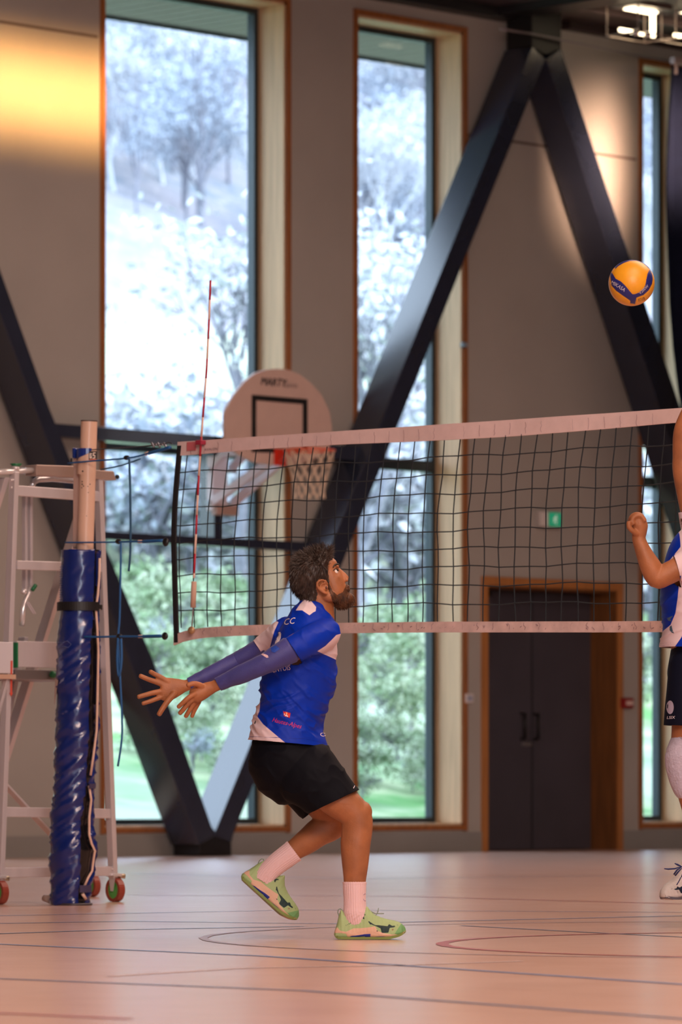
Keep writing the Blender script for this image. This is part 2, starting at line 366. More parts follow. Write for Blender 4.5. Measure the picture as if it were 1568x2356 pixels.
lf = MB().box((xm - .16, DY - .02, WZ(1210, 1716, DY)), (xm - .03, DY, WZ(1210, 1708, DY))).obj('lock_lever', mat('satin_steel', (.5, .5, .52), .3, metal=.9), t, bevel=.005)
MB().box((dx0 + .06, DY - .06, WZ(1130, 1374, DY)), (dx0 + .38, DY, WZ(1130, 1360, DY))).obj('door_closer', hdl, t, bevel=.01)
# unseen black block added behind the door so that no daylight leaks through
MB().box((dx0, DY + .09, 0), (dx1, W1, dz)).obj('trim_6', black, kind='structure')
# ------------------------------------------------------------------ eaves seen through the glass
sof = mat('weathered_boards', (.20, .17, .16), .7, var=.35, scale=5, stretch=(9, .5, 9))
t = thing('roof_eaves', (WX(700), W1, 8.0), 'grey slatted timber eaves outside above the tall windows', 'eaves')
x = WX(180); me = None
while x < WX(1640):
    if me is None:
        me = MB().box((0, 0, 0), (.096, 1.42, .03)).mesh('board'); me.materials.append(sof)
    o = link('board', me, None, t); o.location = (x, W1 + .01, 8.0 + .003 * (int(x * 10) % 2)); x += .105
MB().box((WX(180), W1 + 1.43, 7.97), (WX(1640), W1 + 1.47, 8.22)).obj('fascia_board', mat('fascia', (.05, .05, .055), .5), t)
MB().box((WX(180) - 3, W1 + .005, 8.045), (WX(1640) + 3, W1 + 1.43, 8.2)).obj('roof_deck', blk, t)
# ------------------------------------------------------------------ steel bracing in front of the wall
YF = YW - .42
def fr(pts, Y=YF, d=.36): return [onY(x, y, Y) for x, y in pts], (0, d, 0)
t = thing('steel_bracing', onY(495, 1968, YF) * 1.0, 'dark painted steel V bracing with horizontal rails standing along the window wall', 'steel frame')
def pr(name, pts, Y=YF, d=.36, m=steel, par=None, bevel=0.004):
    a, v = fr(pts, Y, d); return MB().prism(a, v).obj(name, m, par or t, bevel=bevel)
pr('diagonal_brace', [(1224, 107), (1254, 136), (536, 1921), (533, 1937), (494, 1924), (496, 1912)])
pr('diagonal_brace', [(1256, 136), (1290, 112), (1410, 479), (1557, 915), (1730, 1430), (1898, 1930), (1850, 1930), (1672, 1430), (1508, 915), (1368, 479)])
pr('diagonal_brace', [(-345, -185), (-295, -185), (-217, 10), (114, 940), (233, 1235), (351, 1516), (487, 1903), (494, 1912), (492, 1924), (458, 1943), (433, 1882), (380, 1738), (80, 940), (-260, 10)])
pr('base_block', [(458, 1943), (493, 1924), (532, 1938), (532, 1969), (458, 1969)], YF + .03, .33, black)
pr('apex_block', [(1223, -30), (1290, -30), (1290, 112), (1255, 126), (1223, 107)], YF + .03, .33, black)
pr('horizontal_rail', [(112, 973), (112, 1003), (850, 1062), (850, 1030)], YF + .12, .18)
pr('horizontal_rail', [(228, 1221), (228, 1240), (772, 1273), (772, 1251)], YF + .12, .18)
pr('upright', [(493, 1003), (510, 1004), (510, 1242), (493, 1241)], YF + .12, .19)
# main roof beam crossing the hall over the apex
a = onY(1215, 60, YF); MB().box((a.x - .16, YB, 8.16), (a.x + .22, YF + .3, ZC)).obj('trim_7', blk, kind='structure')
# ceiling purlins parallel to the window wall, right of the beam
pm = mat('purlin', (.09, .055, .06), .4, metal=.3)
for k, yy in enumerate((YW - .9, YW - 2.6, YW - 4.4)):
    MB().box((a.x + .23, yy, 8.17), (XR - .01, yy + .07, ZC - .001)).obj('trim_%d' % (8 + k), pm, kind='structure')
# thin conduit along the top of the wall
MB().tube([onY(1150, 66, YF - .04), onY(1225, 78, YF - .04), onY(1300, 94, YF - .04), onY(1470, 129, YF - .04), onY(1640, 160, YF - .04)], .012).obj('conduit', mat('conduit', (.3, .28, .3), .3, metal=.7), smooth=True, label='thin pale conduit running under the ceiling past the brace apex', cat='conduit')
# ------------------------------------------------------------------ high lamps in wire guards
lampglow = mat('lamp_glow', (1, .9, .7), .5, emit=(1, .80, .52), es=5)
guard = mat('lamp_guard', (.6, .5, .45), .35, metal=.6)
for k, (x0, x1, y0, y1, lab) in enumerate([(1420, 1507, 26, 72, 'caged floodlight under the ceiling, left of the two at top right'), (1546, 1640, 34, 84, 'caged floodlight under the ceiling cut by the right edge')]):
    Y = YW - 1.15; A = onY(x0, y1, Y); B = onY(x1, y0, Y); t = thing('floodlight', (A.x, Y, ZC - .02), lab, 'lamp')
    dxx = B.x - A.x; z0, z1 = A.z, B.z
    MB().box((A.x + .03, Y - .25, z1 - .02), (B.x - .03, Y + .12, z1 + .06)).obj('housing', mat('lamp_housing', (.25, .22, .22), .4, metal=.5), t, bevel=.01)
    MB().box((A.x + .02, Y - .02, z0), (B.x - .02, Y + .01, z0 + .035)).obj('lamp_tube', lampglow, t, bevel=.008)
    MB().box((B.x - .075, Y - .02, z0 + .04), (B.x - .02, Y + .01, z1 - .03)).obj('lamp_tube', lampglow, t, bevel=.008)
    MB().box((A.x + .06, Y - .14, z1 - .05), (B.x - .12, Y - .02, z1 - .03)).obj('lamp_tube', lampglow, t, bevel=.008)
    mb = MB()
    for q in range(2):
        yy = Y - .26 + q * .4
        mb.tube([(A.x, yy, z1), (A.x, yy, z0 - .03), (B.x, yy, z0 - .03), (B.x, yy, z1)], .008, 6)
    for q in (A.x, B.x): mb.tube([(q, Y - .26, z0 - .03), (q, Y + .14, z0 - .03)], .008, 6)
    mb.obj('wire_guard', guard, t)
    MB().box((A.x + .2, Y - .1, z1 + .06), (A.x + .26, Y - .04, ZC)).obj('hanger', guard, t)
    for q in (-.1, .08): MB().ell((A.x + .05 + q, Y - .27, z0 - .05), (.035, .035, .035)).obj('clamp', mat('clamp_steel', (.7, .68, .7), .2, metal=1), t, smooth=True)
area('floodlight_beam', (WX(60) + 0, YW - 6, 6.80), 2.6, .40, 24, (1, .50, .15), (WX(60), YW, 6.80), spread=11)
area('floodlight_beam', (34.3, YW - 3.4, 7.0), .8, 1.0, 24, (1, .62, .42), (WX(1412), YW, 6.75), spread=22)
# ------------------------------------------------------------------ wall fittings
def boxthing(name, px0, px1, py0, py1, d, m, lab, cat):
    A = onY(px0, py1, YW - d); B = onY(px1, py0, YW - d); t = thing(name, (A.x, YW, A.z), lab, cat)
    MB().box((A.x, YW - d, A.z), (B.x, YW - .001, B.z)).obj('case', m, t, bevel=.006); return t, A, B
white = mat('white_plastic', (.72, .68, .66), .5)
t, A, B = boxthing('exit_sign', 1240, 1292, 1178, 1212, .07, mat('sign_case', (.45, .42, .4), .5), 'small white emergency exit sign box with green pictogram above the double door', 'exit sign')
MB().box((A.x + .01, YW - .074, A.z + .01), (A.x + .13, YW - .0705, B.z - .01)).obj('sign_face', white, t)
MB().box((A.x + .135, YW - .075, A.z + .01), (B.x - .01, YW - .0705, B.z - .01)).obj('sign_face', mat('sign_green', (.02, .5, .25), .4, emit=(.05, .8, .45), es=.12), t)
cx_ = (A.x + .135 + B.x - .01) / 2; cz = (A.z + B.z) / 2; y = YW - .078
mb = MB().ell((cx_ + .012, y, cz + .038), (.011, .002, .011))
for seg in ([(0, .026), (-.008, -.005)], [(-.008, -.005), (.016, -.018), (.01, -.045)], [(-.008, -.005), (-.018, -.025), (-.036, -.026)], [(0, .022), (.02, .008), (.03, .018)], [(0, .022), (-.02, .015), (-.024, -.002)]):
    mb.tube([(cx_ + p[0], y, cz + p[1]) for p in seg], .005, 6)
mb.obj('running_figure', mat('sign_white', (.9, .95, .9), .4, emit=(.8, 1, .9), es=.15), t)
t, A, B = boxthing('fire_alarm', 1432, 1457, 1606, 1629, .06, mat('alarm_red', (.25, .012, .012), .4), 'dark red fire alarm call point between the double door and right window', 'fire alarm')
MB().box((A.x + .05, YW - .064, A.z + .03), (B.x - .015, YW - .0605, B.z - .03)).obj('glass_plate', mat('alarm_white', (.75, .55, .5), .4), t)
t, A, B = boxthing('light_switch', 1071, 1089, 1596, 1617, .03, white, 'small pale light switch on the wall left of the double door', 'light switch')
MB().box((A.x + .02, YW - .036, A.z + .02), (B.x - .02, YW - .0305, B.z - .02)).obj('rocker', mat('rocker', (.35, .38, .5), .4), t)
t, A, B = boxthing('wall_sensor', 1066, 1075, 788, 799, .05, mat('sensor_dark', (.04, .05, .06), .3), 'small dark round sensor beside the middle window at mid height', 'sensor')
MB().ell(((A.x + B.x) / 2, YW - .055, (A.z + B.z) / 2), (.02, .012, .02)).obj('lens', mat('lens', (.3, .4, .5), .1), t, smooth=True)
# ------------------------------------------------------------------ dark divider curtain at the right edge
YC = YW - 1.6; mb = MB(); rows = [(150, 1549), (200, 1548), (300, 1543), (430, 1540), (560, 1543), (700, 1547), (800, 1553), (900, 1563), (1000, 1578), (1150, 1590)]
Ns = 60
for j, (py, px) in enumerate(rows):
    l = onY(px, py, YC)
    for i in range(Ns + 1):
        u = i / Ns; mb.v.append((l.x + u * 2.4, YC + .07 * math.sin(u * 60) * (1 - .25 * u) + .03 * math.sin(u * 23 + j * .4), l.z))
        if i and j: k = j * (Ns + 1) + i; mb.f.append((k - 1, k, k - Ns - 1, k - Ns - 2))
t = thing('divider_curtain', onY(1560, 1150, YC), 'dark navy gathered divider curtain hanging at the right edge', 'curtain')
o = mb.obj('curtain_fabric', mat('navy_fabric', (.004, .006, .016), .95, var=.2, scale=4, spec=.1), t, smooth=True); q = o.modifiers.new('s', 'SOLIDIFY'); q.thickness = .01
c0 = onY(1549, 146, YC); MB().box((c0.x - .02, YC - .03, c0.z), (c0.x + 3.2, YC + .03, c0.z + .06)).obj('curtain_track', mat('track', (.45, .4, .4), .3, metal=.7), t)
for i in range(8): MB().tube([(c0.x + .03 + i * .3, YC, c0.z + .01), (c0.x + .03 + i * .3, YC, c0.z - .10)], .02, 8).obj('runner', MATS['track'], t)
MB().box((c0.x + .5, YC - .02, c0.z + .06), (c0.x + .54, YC + .02, ZC)).obj('track_hanger', MATS['track'], t)
# ================================================================== OUTSIDE: bank, field and wooded hill
prof = [(31.9, -.15), (33.2, -.1), (34.5, .12), (37, .45), (48, 2.6), (58, 4.0), (75, 8.3), (110, 14.6), (122, 19), (180, 47), (250, 78)]
def tz(X, Y):
    z = np.interp(Y, [p[0] for p in prof], [p[1] for p in prof])
    return z + noise.noise(Vector((X * .08, Y * .08, 0))) * min(2.5, max(0, (Y - 36) * .03))
hm = mat('hill', (.4, .4, .4), .95, spec=.1); nt = hm.node_tree; N = nt.nodes; L = nt.links; b = N['Principled BSDF']; tc = N['Texture Coordinate']  # outdoor haze is put into the pale terrain colours below
sx = N.new('ShaderNodeSeparateXYZ'); L.new(tc.outputs['Object'], sx.inputs[0])
n1 = noisen(.9, mapping((1, 1, 1)), 6); n2 = noisen(.16, mapping((1, 1, 1)), 5); n3 = noisen(3, mapping((1, 1, .3)), 4)
grass = mixc(ramp(n1, .42, .58), (0.07, 0.17, 0.055), (0.235, 0.29, 0.165)); grass = mixc(ramp(n2, .4, .62), grass, (0.27, 0.32, 0.25))
field = mixc(ramp(n1, .3, .7), (0.28, 0.32, 0.23), (0.36, 0.37, 0.30))
wood = mixc(ramp(n1, .32, .68), (0.11, 0.14, 0.17), (0.21, 0.205, 0.225)); wood = mixc(ramp(n2, .38, .62), wood, (0.20, 0.19, 0.215)); wood = mixc(ramp(n3, .55, .7), wood, (0.26, 0.245, 0.25))
mr1 = N.new('ShaderNodeMapRange'); mr1.inputs[1].default_value = 55; mr1.inputs[2].default_value = 66; L.new(sx.outputs[1], mr1.inputs[0])
mr2 = N.new('ShaderNodeMapRange'); mr2.inputs[1].default_value = 108; mr2.inputs[2].default_value = 114; L.new(sx.outputs[1], mr2.inputs[0])
L.new(mixc(mr2.outputs[0], mixc(mr1.outputs[0], grass, field), wood), b.inputs['Base Color'])
mb = MB(); nx, ny = 130, 120
Xs = np.linspace(-15, 300, nx); Ys = 31.85 + (np.linspace(0, 1, ny) ** 1.7) * 215
for j, Y in enumerate(Ys):
    for i, X in enumerate(Xs):
        mb.v.append((X, Y, tz(X, Y)))
        if i and j: k = j * nx + i; mb.f.append((k - 1, k, k - nx, k - nx - 1))
mb.obj('ground', hm, smooth=True, kind='structure')
haze_tint = mat('hazed_twigs', (.42, .43, .46), .8, var=.12, scale=3, spec=.1); bark = mat('bare_bark', (.17, .17, .20), .9, var=.3, scale=4, spec=.1)  # whitish twig colour stands in for outdoor haze
leafg = mat('winter_leaves', (.15, .24, .12), .8, scale=2, spec=.1, col2=(.36, .40, .31)); conif = mat('conifer_green', (.10, .20, .15), .9, var=.3, scale=2, spec=.1)
bluet = mat('blue_twigs', (.30, .335, .39), .85, var=.25, scale=2, spec=.1)  # bluish cast of the haze, put into the twig colour
def tree_mesh(seed, h, leaves, lsize, spread=.5, depth=4):
    rnd = random.Random(seed); wood = MB(); lv = MB()
    def br(p, d, ln, r, k):
        q = p + d * ln; mid = p + d * ln * .5 + Vector((rnd.gauss(0, .05), rnd.gauss(0, .05), 0)) * ln
        wood.tube([p, mid, q], [r, r * .8, r * .6], 4, caps=False)
        if k == 0:
            for _ in range(leaves):
                c = q + Vector((rnd.gauss(0, 1), rnd.gauss(0, 1), rnd.gauss(0, 1))) * ln * .55
                a = Vector((rnd.gauss(0, 1), rnd.gauss(0, 1), rnd.gauss(0, 1))).normalized() * lsize * rnd.uniform(.5, 1.2); b2 = a.cross(Vector((rnd.gauss(0, 1), rnd.gauss(0, 1), 1))).normalized() * lsize * .5
                lv.add([c - a, c + b2, c + a, c - b2], [(0, 1, 2, 3)])
            return
        for _ in range(rnd.choice((3, 4)) if k > 1 else 4):
            nd = (d + Vector((rnd.gauss(0, spread), rnd.gauss(0, spread), rnd.gauss(.12, spread * .5)))).normalized()
            br(q - d * ln * rnd.uniform(0, .4), nd, ln * rnd.uniform(.6, .8), r * .55, k - 1)
    br(Vector((0, 0, -.2)), Vector((0, 0, 1)), h * .3, h * .012 + .02, depth)
    return wood.mesh('trunk'), lv.mesh('twigs')
def plant_protos(specs):
    out = []
    for seed, h, lv, ls, sp, dp, lm, wm in specs:
        a, b2 = tree_mesh(seed, h, lv, ls, sp, dp); a.materials.append(wm); b2.materials.append(lm); out.append((a, b2))
    return out
protoS = plant_protos([(1, 3.4, 9, .10, .75, 3, haze_tint, bark), (2, 3.0, 9, .09, .8, 3, bluet, bark), (3, 2.6, 9, .11, .8, 3, leafg, bark)])
protoT = plant_protos([(4, 7, 9, .09, .42, 4, bluet, bark), (5, 8, 9, .10, .4, 4, haze_tint, haze_tint), (6, 7, 10, .14, .45, 4, leafg, bark)])
BR_ = {}
def arrs(me): 
    f = np.empty(len(me.loops), np.int64); me.loops.foreach_get('vertex_index', f); return coords(me), f.reshape(-1, 4)
cache = {}
def put(bucket, me, X, Y, s):
    if me.name not in cache: cache[me.name] = arrs(me)
    V, F = cache[me.name]; a = random.uniform(0, 6.28); c_, s_ = math.cos(a), math.sin(a)
    W = np.stack([V[:, 0] * c_ - V[:, 1] * s_, V[:, 0] * s_ + V[:, 1] * c_, V[:, 2] * random.uniform(.9, 1.15)], 1) * s + np.array([X, Y, tz(X, Y)])
    bk = BR_.setdefault(bucket, [[], [], 0]); bk[0].append(W); bk[1].append(F + bk[2]); bk[2] += len(V)
rnd = random.Random(11)
def scatter(n, pxr, Zr, fn):
    for _ in range(n):
        px = rnd.uniform(*pxr); Z = rnd.uniform(*Zr); p = CAM + (FV + RV * ((px - CX) / FPX)) * Z; fn(p.x, p.y)
def both(nm, pr_, k, X, Y, s):
    put((nm, 'w', k), pr_[k][0], X, Y, s); put((nm, 'l', k), pr_[k][1], X, Y, s)
for k, n, pxr, Zr, s in [(0, 22, (380, 640), (74, 92), 1.35), (1, 12, (200, 420), (74, 90), 1.15), (0, 8, (200, 420), (76, 90), 1.2), (0, 20, (800, 1010), (74, 94), 1.6), (0, 5, (1460, 1520), (76, 90), 1.4), (0, 18, (-1600, 200), (72, 92), 1.3), (0, 10, (1020, 2200), (76, 94), 1.4),
                       (2, 16, (240, 600), (60, 72), .5), (2, 26, (230, 640), (53, 64), .28), (2, 18, (810, 1010), (53, 64), .28), (1, 8, (230, 640), (54, 66), .25), (2, 10, (810, 1000), (60, 72), .5), (2, 3, (1460, 1510), (62, 72), .5)]:
    scatter(n, pxr, Zr, lambda X, Y: both('bank_shrubs', protoS, k, X, Y, s * rnd.uniform(.75, 1.25)))
for k, n, pxr, Zr in [(0, 44, (180, 640), (172, 270)), (1, 44, (180, 640), (172, 270)), (0, 20, (790, 1020), (172, 260)), (1, 26, (790, 1020), (172, 265)), (2, 12, (800, 1010), (272, 300)), (0, 26, (-1600, 180), (175, 270)), (1, 26, (-1600, 180), (175, 270)), (1, 12, (1020, 2200), (175, 250)), (1, 5, (1450, 1530), (172, 240)), (0, 4, (1450, 1530), (172, 240))]:
    scatter(n, pxr, Zr, lambda X, Y: both('hillside_woodland', protoT, k, X, Y, rnd.uniform(.7, 1.25)))
for px, Z, s in [(838, 68, .95), (900, 78, 1.1), (566, 74, 1.1)]:
    p = CAM + (FV + RV * ((px - CX) / FPX)) * Z; put(('bank_shrubs', 'w', 0), protoT[1][0], p.x, p.y, s); put(('bank_shrubs', 'l', 0), protoT[1][1], p.x, p.y, s)
for nm, lab, cat, kinds in (('bank_shrubs', 'haze-tinted and green shrubs with a few trees covering the grassy bank outside the windows', 'shrubs', {('w', 0): bark, ('w', 1): bark, ('w', 2): bark, ('l', 0): haze_tint, ('l', 1): bluet, ('l', 2): leafg}),
                            ('hillside_woodland', 'bare and haze-tinted woodland covering the hillside beyond the field', 'woodland', {('w', 0): bark, ('w', 1): haze_tint, ('w', 2): bark, ('l', 0): bluet, ('l', 1): haze_tint, ('l', 2): leafg})):
    V = []; F = []; M = []; n0 = 0; ms = list(dict.fromkeys(kinds.values()))
    for (q, k), m_ in kinds.items():
        if (nm, q, k) in BR_:
            v_, f_, n_ = BR_[(nm, q, k)]; v_ = np.concatenate(v_); f_ = np.concatenate(f_); V.append(v_); F.append(f_ + n0); n0 += len(v_); M += [ms.index(m_)] * len(f_)
    V = np.concatenate(V).astype(np.float32); F = np.concatenate(F).astype(np.int32)
    me = bpy.data.meshes.new(nm); me.vertices.add(len(V)); me.vertices.foreach_set('co', V.ravel()); me.loops.add(F.size); me.loops.foreach_set('vertex_index', F.ravel())
    me.polygons.add(len(F)); me.polygons.foreach_set('loop_start', np.arange(len(F), dtype=np.int32) * 4); me.update(calc_edges=True)
    for m_ in ms: me.materials.append(m_)
    me.polygons.foreach_set('material_index', np.array(M, np.int32)); link(nm, me, None, label=lab, cat=cat, kind='stuff')
# ================================================================== BASKETBALL HOOP
YB_ = YF - .68
t = thing('basketball_hoop', onY(643, 1040, YB_), 'wall basketball hoop with fan shaped backboard and black target square above the net', 'basketball hoop')
brd = mat('backboard_paint', (.55, .40, .35), .45, var=.04); wht = mat('bracket_white', (.72, .68, .74), .4)
ol = [(517.4, 952.6), (517.4, 1012), (530, 1030), (552, 1048), (585, 1064), (620, 1069), (656, 1071), (690, 1068), (725, 1056), (752, 1040), (763.6, 1015), (763.6, 980), (758.5, 947.6), (740.6, 909), (715, 881), (689.6, 861), (664, 851), (638.6, 848), (613, 850.6), (587.6, 858), (562, 878.7), (536.5, 912), (522, 938)]
bb = MB().prism([onY(x, y, YB_) for x, y in ol], (0, .035, 0)).obj('backboard', brd, t, bevel=.006)
sq = [(578.6, 908), (707, 918.5), (707, 1045), (578.6, 1040)]; iq = [(589, 921), (696, 930), (696, 1035), (589, 1030)]
mb = MB(); O = [onY(x, y, YB_ - .003) for x, y in sq]; I = [onY(x, y, YB_ - .003) for x, y in iq]
mb.add(O + I, [(k, (k + 1) % 4, 4 + (k + 1) % 4, 4 + k) for k in range(4)])
q = mb.obj('target_square', black, t); s_ = q.modifiers.new('s', 'SOLIDIFY'); s_.thickness = .002
ink = mat('ink_black', (.02, .02, .025), .6); ink2 = mat('ink_grey', (.16, .13, .13), .6)
def wtext(body, px, py, hpx, Y, m, par, name='lettering', shear=0, wscale=1, slope=None):
    o0 = onY(px, py, Y); me = text_mesh(body, hpx / 240 * 1.35, shear=shear); place_flat(me, o0, (wscale, 0, 0), (0, 0, 1)); return link(name, me, m, par)
wtext('MARTY', 628.5, 880.4, 18, YB_ - .0045, ink, t, wscale=.98, shear=.25); wtext('MARTY', 627.4, 879.8, 18, YB_ - .004, ink, t, wscale=.98, shear=.25); wtext('Sports', 669, 886, 12, YB_ - .004, ink2, t, shear=.4, wscale=.9)
rc = onY(643, 1041, YB_); redm = mat('rim_red', (.62, .03, .012), .4); R = .225
pl = MB().box((rc.x - .075, YB_ - .012, rc.z - .12), (rc.x + .075, YB_, rc.z + .03)).obj('rim_plate', redm, t, bevel=.004)
MB().prism([(rc.x - .05, YB_ - .012, rc.z), (rc.x - .05, YB_ - .16, rc.z), (rc.x - .05, YB_ - .012, rc.z - .10)], (.1, 0, 0)).obj('rim_bracket', redm, t)
rcx, rcy = rc.x, YB_ - .15 - R
MB().tube([(rcx + R * math.cos(a * math.pi / 20), rcy + R * math.sin(a * math.pi / 20), rc.z) for a in range(41)], .010, 8).obj('rim', mat('rim_orange', (.75, .10, .03), .4), t, smooth=True)
mb = MB(); K = 12; lv = [(0, R), (.09, .205), (.18, .175), (.27, .15), (.36, .135), (.43, .14)]
for k in range(K):
    for sgn in (1, -1):
        mb.tube([(rcx + r * math.cos(2 * math.pi * (k + sgn * j * .5) / K), rcy + r * math.sin(2 * math.pi * (k + sgn * j * .5) / K), rc.z - dzz) for j, (dzz, r) in enumerate(lv)], .006, 5)
mb.obj('hoop_net', mat('cord_cream', (.70, .55, .42), .8), t)
# bracket from the steel upright out to the board
u0 = onY(493, 1060, YF + .12); u1 = onY(502, 1172, YF + .12)
xm_, zt_, zb_ = u0.x + .05, onY(502, 1050, YF).z, u1.z
mb = MB().box((xm_ - .17, YF + .02, zb_ - .02), (xm_ + .02, YF + .10, zt_)); mb.obj('mounting_plate', wht, t, bevel=.005)
for zz in (zt_ - .12, zb_ + .05): MB().box((xm_ - .2, YF + .03, zz - .02), (xm_ + .16, YF + .09, zz + .02)).obj('clamp_bar', mat('clamp_bar', (.4, .5, .58), .4), t, bevel=.004)
for sx_ in (-.16, .10):
    A_ = Vector((xm_ + sx_, YF + .04, zb_ + .05)); B_ = Vector((rcx + sx_ * .5, YB_ + .04, rc.z - .08)); MB().beam(A_, B_, (.05, 0, 0), (0, .03, .07)).obj('lower_arm', wht, t, bevel=.004)
    pts = [Vector((xm_ + sx_, YF + .05, zt_ - .10)), Vector((xm_ + sx_, YF - .12, zt_ + .02)), Vector((xm_ + sx_ * .9, YF - .3, zt_ + .02)), Vector((rcx + sx_ * .6, YB_ + .04, rc.z + .0))]
    MB().tube(pts, .03, square=True).obj('upper_arm', wht, t, bevel=.004)
MB().box((xm_ - .16, YF - .02, zb_ - .06), (xm_ + .12, YF + .05, zb_ + .03)).obj('foot_bracket', mat('bracket_tan', (.42, .28, .24), .5), t, bevel=.004)
# ================================================================== VOLLEYBALL NET (runs at right angles to the window wall)
NX = 17.19
def nw(px, py, dx=0): p = onX(px, py, NX); p.x += dx; return p
nl0 = nw(410, 1020); Y0 = nl0.y; NLEN = 9.3
tapem = mat('tape_white', (.66, .50, .49), .75, var=.05, scale=20, bump=.1, bscale=200); tapeb = mat('tape_soiled', (.60, .44, .42), .8, var=.18, scale=14)
cordm = mat('net_cord', (.008, .014, .02), .7); dstitch = mat('stitch', (.10, .06, .09), .8)
topz = lambda s: 2.402 - .008 * math.sin(min(s, 9.3) / 9.3 * math.pi) * 1.6
def botz(s): return 1.397 + .055 * math.exp(-s * 1.2) * 0 - .046 * min(1, s / 4) + .018 * math.sin(s * 1.3) * .5
t = thing('volleyball_net', (NX, Y0 - .1, 0), 'black square mesh volleyball net with white top and bottom tapes', 'net')
def strip(name, f_top, f_bot, s0, s1, n, thick, m, off=0):
    mb = MB()
    for i in range(n + 1):
        s = s0 + (s1 - s0) * i / n; a = f_top(s); b2 = f_bot(s)
        wv = .004 * math.sin(s * 9) + off
        for dx in (-thick / 2, thick / 2): mb.v += [(NX + dx + wv, Y0 - s, a), (NX + dx + wv, Y0 - s, b2)]
        if i: k = 4 * i; mb.f += [(k - 4, k, k + 1, k - 3), (k - 2, k - 1, k + 3, k + 2), (k - 4, k - 2, k + 2, k), (k - 3, k + 1, k + 3, k - 1)]
    mb.f += [(0, 1, 3, 2), (4 * n, 4 * n + 2, 4 * n + 3, 4 * n + 1)]
    return mb.obj(name, m, t)
TW = .072
tt = strip('top_tape', topz, lambda s: topz(s) - TW + .008 * math.sin(s * 2.1), 0, NLEN, 160, .012, tapem)
bt = strip('bottom_tape', lambda s: botz(s) + .048 - (.03 * math.exp(-s * 9)), lambda s: botz(s) - .004 - (.03 * math.exp(-s * 9)), -.03, NLEN, 160, .010, tapeb)
q = strip('seam_line', lambda s: topz(s) - .012, lambda s: topz(s) - .0145, .12, NLEN, 120, .0135, mat('seam_blue', (.16, .13, .26), .8)); q.parent = tt; q.matrix_parent_inverse = t.matrix_world.inverted()
mb = MB(); mb2 = MB(); rr_ = random.Random(3)
for k in range(1, 94):
    s = .1 * k
    mb.tube([(NX - .0085, Y0 - s + rr_.uniform(-.004, .004), topz(s) - .016 - j * .011) for j in range(6)], .0012, 4)
    mb2.tube([(NX - .0075, Y0 - s + .01 + rr_.uniform(-.01, .01) , botz(s) + .042 - j * .011) for j in range(4)], .0012, 4)
    for _ in range(2):
        y_ = Y0 - s + rr_.uniform(0, .08); z_ = botz(s) + rr_.uniform(.008, .036); mb2.tube([(NX - .0078, y_, z_), (NX - .0078, y_ + rr_.uniform(-.015, .015), z_ + rr_.uniform(-.006, .012))], .0016, 4)
mb.obj('stitching', mat('stitch_light', (.30, .20, .22), .8), t, kind='stuff'); mb2.obj('stitching', mat('stitch_soil', (.25, .17, .2), .8), t, kind='stuff')
def leanoff(tv, s):  # cords hang slightly slanted, more so near the post end
    return .058 * math.sin(min(tv, .55) / .55 * math.pi / 2) * (1 - .35 * min(1, s / 4)) - .012 * max(0, tv - .8) * 5 * math.exp(-s * 2)
mb = MB(); nr = 9
for k in range(0, 94):
    s = .068 + .1 * k; rj = rr_.uniform(-.006, .006); pts = []
    for j in range(nr + 2):
        tv = j / (nr + 1); z = (topz(s) - TW) * (1 - tv) + (botz(s) + .046) * tv
        pts.append((NX + .002 * math.sin(j + k), Y0 - s + leanoff(tv, s) + rj * math.sin(j * 1.3 + k) + rr_.uniform(-.0025, .0025), z))
    mb.tube(pts, .0031, 5, caps=False)
def rowz(s, tv): return (topz(s) - TW) * (1 - tv) + (botz(s) + .046) * tv
def edge_off(tv): return .045 * math.sin(min(1, tv / .5) * math.pi / 2) - .02 * max(0, tv - .5) * 2
for j in range(1, nr + 1):
    tv = j / (nr + 1); pts = [(NX, Y0 + edge_off(tv) * .9, rowz(0, tv))]
    for k in range(0, 94):
        s = .068 + .1 * k; pts.append((NX, Y0 - s + leanoff(tv, s), rowz(s, tv) - .003 * math.cos(k * 2) + .006 * math.sin(k * .7 + j)))
    mb.tube(pts, .0031, 5, caps=False)
mb.obj('net_mesh', cordm, t, kind='stuff')
mb = MB(); pts = []
for j in range(15):
    tv = j / 14; pts.append((NX, Y0 + edge_off(tv) - .012, (topz(0) - .02) * (1 - tv) + (botz(0) - .03) * tv))
for j, p in enumerate(pts):
    for dx, dy in ((-.006, -.015), (.006, -.015), (.006, .015), (-.006, .015)): mb.v.append((p[0] + dx, p[1] + dy, p[2]))
    if j:
        k = 4 * j
        for e in range(4): mb.f.append((k - 4 + e, k - 4 + (e + 1) % 4, k + (e + 1) % 4, k + e))
mb.f += [(0, 1, 2, 3), (4 * 14 + 3, 4 * 14 + 2, 4 * 14 + 1, 4 * 14)]
mb.obj('side_band', mat('band_black', (.007, .007, .01), .7), t)
p = nw(442, 1027, -.011); bx = MB().box((NX - .010, p.y - .035, p.z - .022), (NX - .0075, p.y + .03, p.z + .022)).obj('net_label', mat('label_red', (.5, .12, .14), .6), t)
me = text_mesh('FFVB', .03); place_flat(me, (NX - .0115, p.y, p.z + .004), (0, -1, 0), (0, 0, 1)); link('label_print', me, mat('print_blue', (.05, .06, .35), .6), bx).matrix_parent_inverse = t.matrix_world.inverted()
me = text_mesh('AVALON', .017); q_ = nw(488, 1034); place_flat(me, (NX - .0095, q_.y, q_.z), (0, -1.4, .0), (0, 0, 1)); link('tape_print', me, dstitch, t)
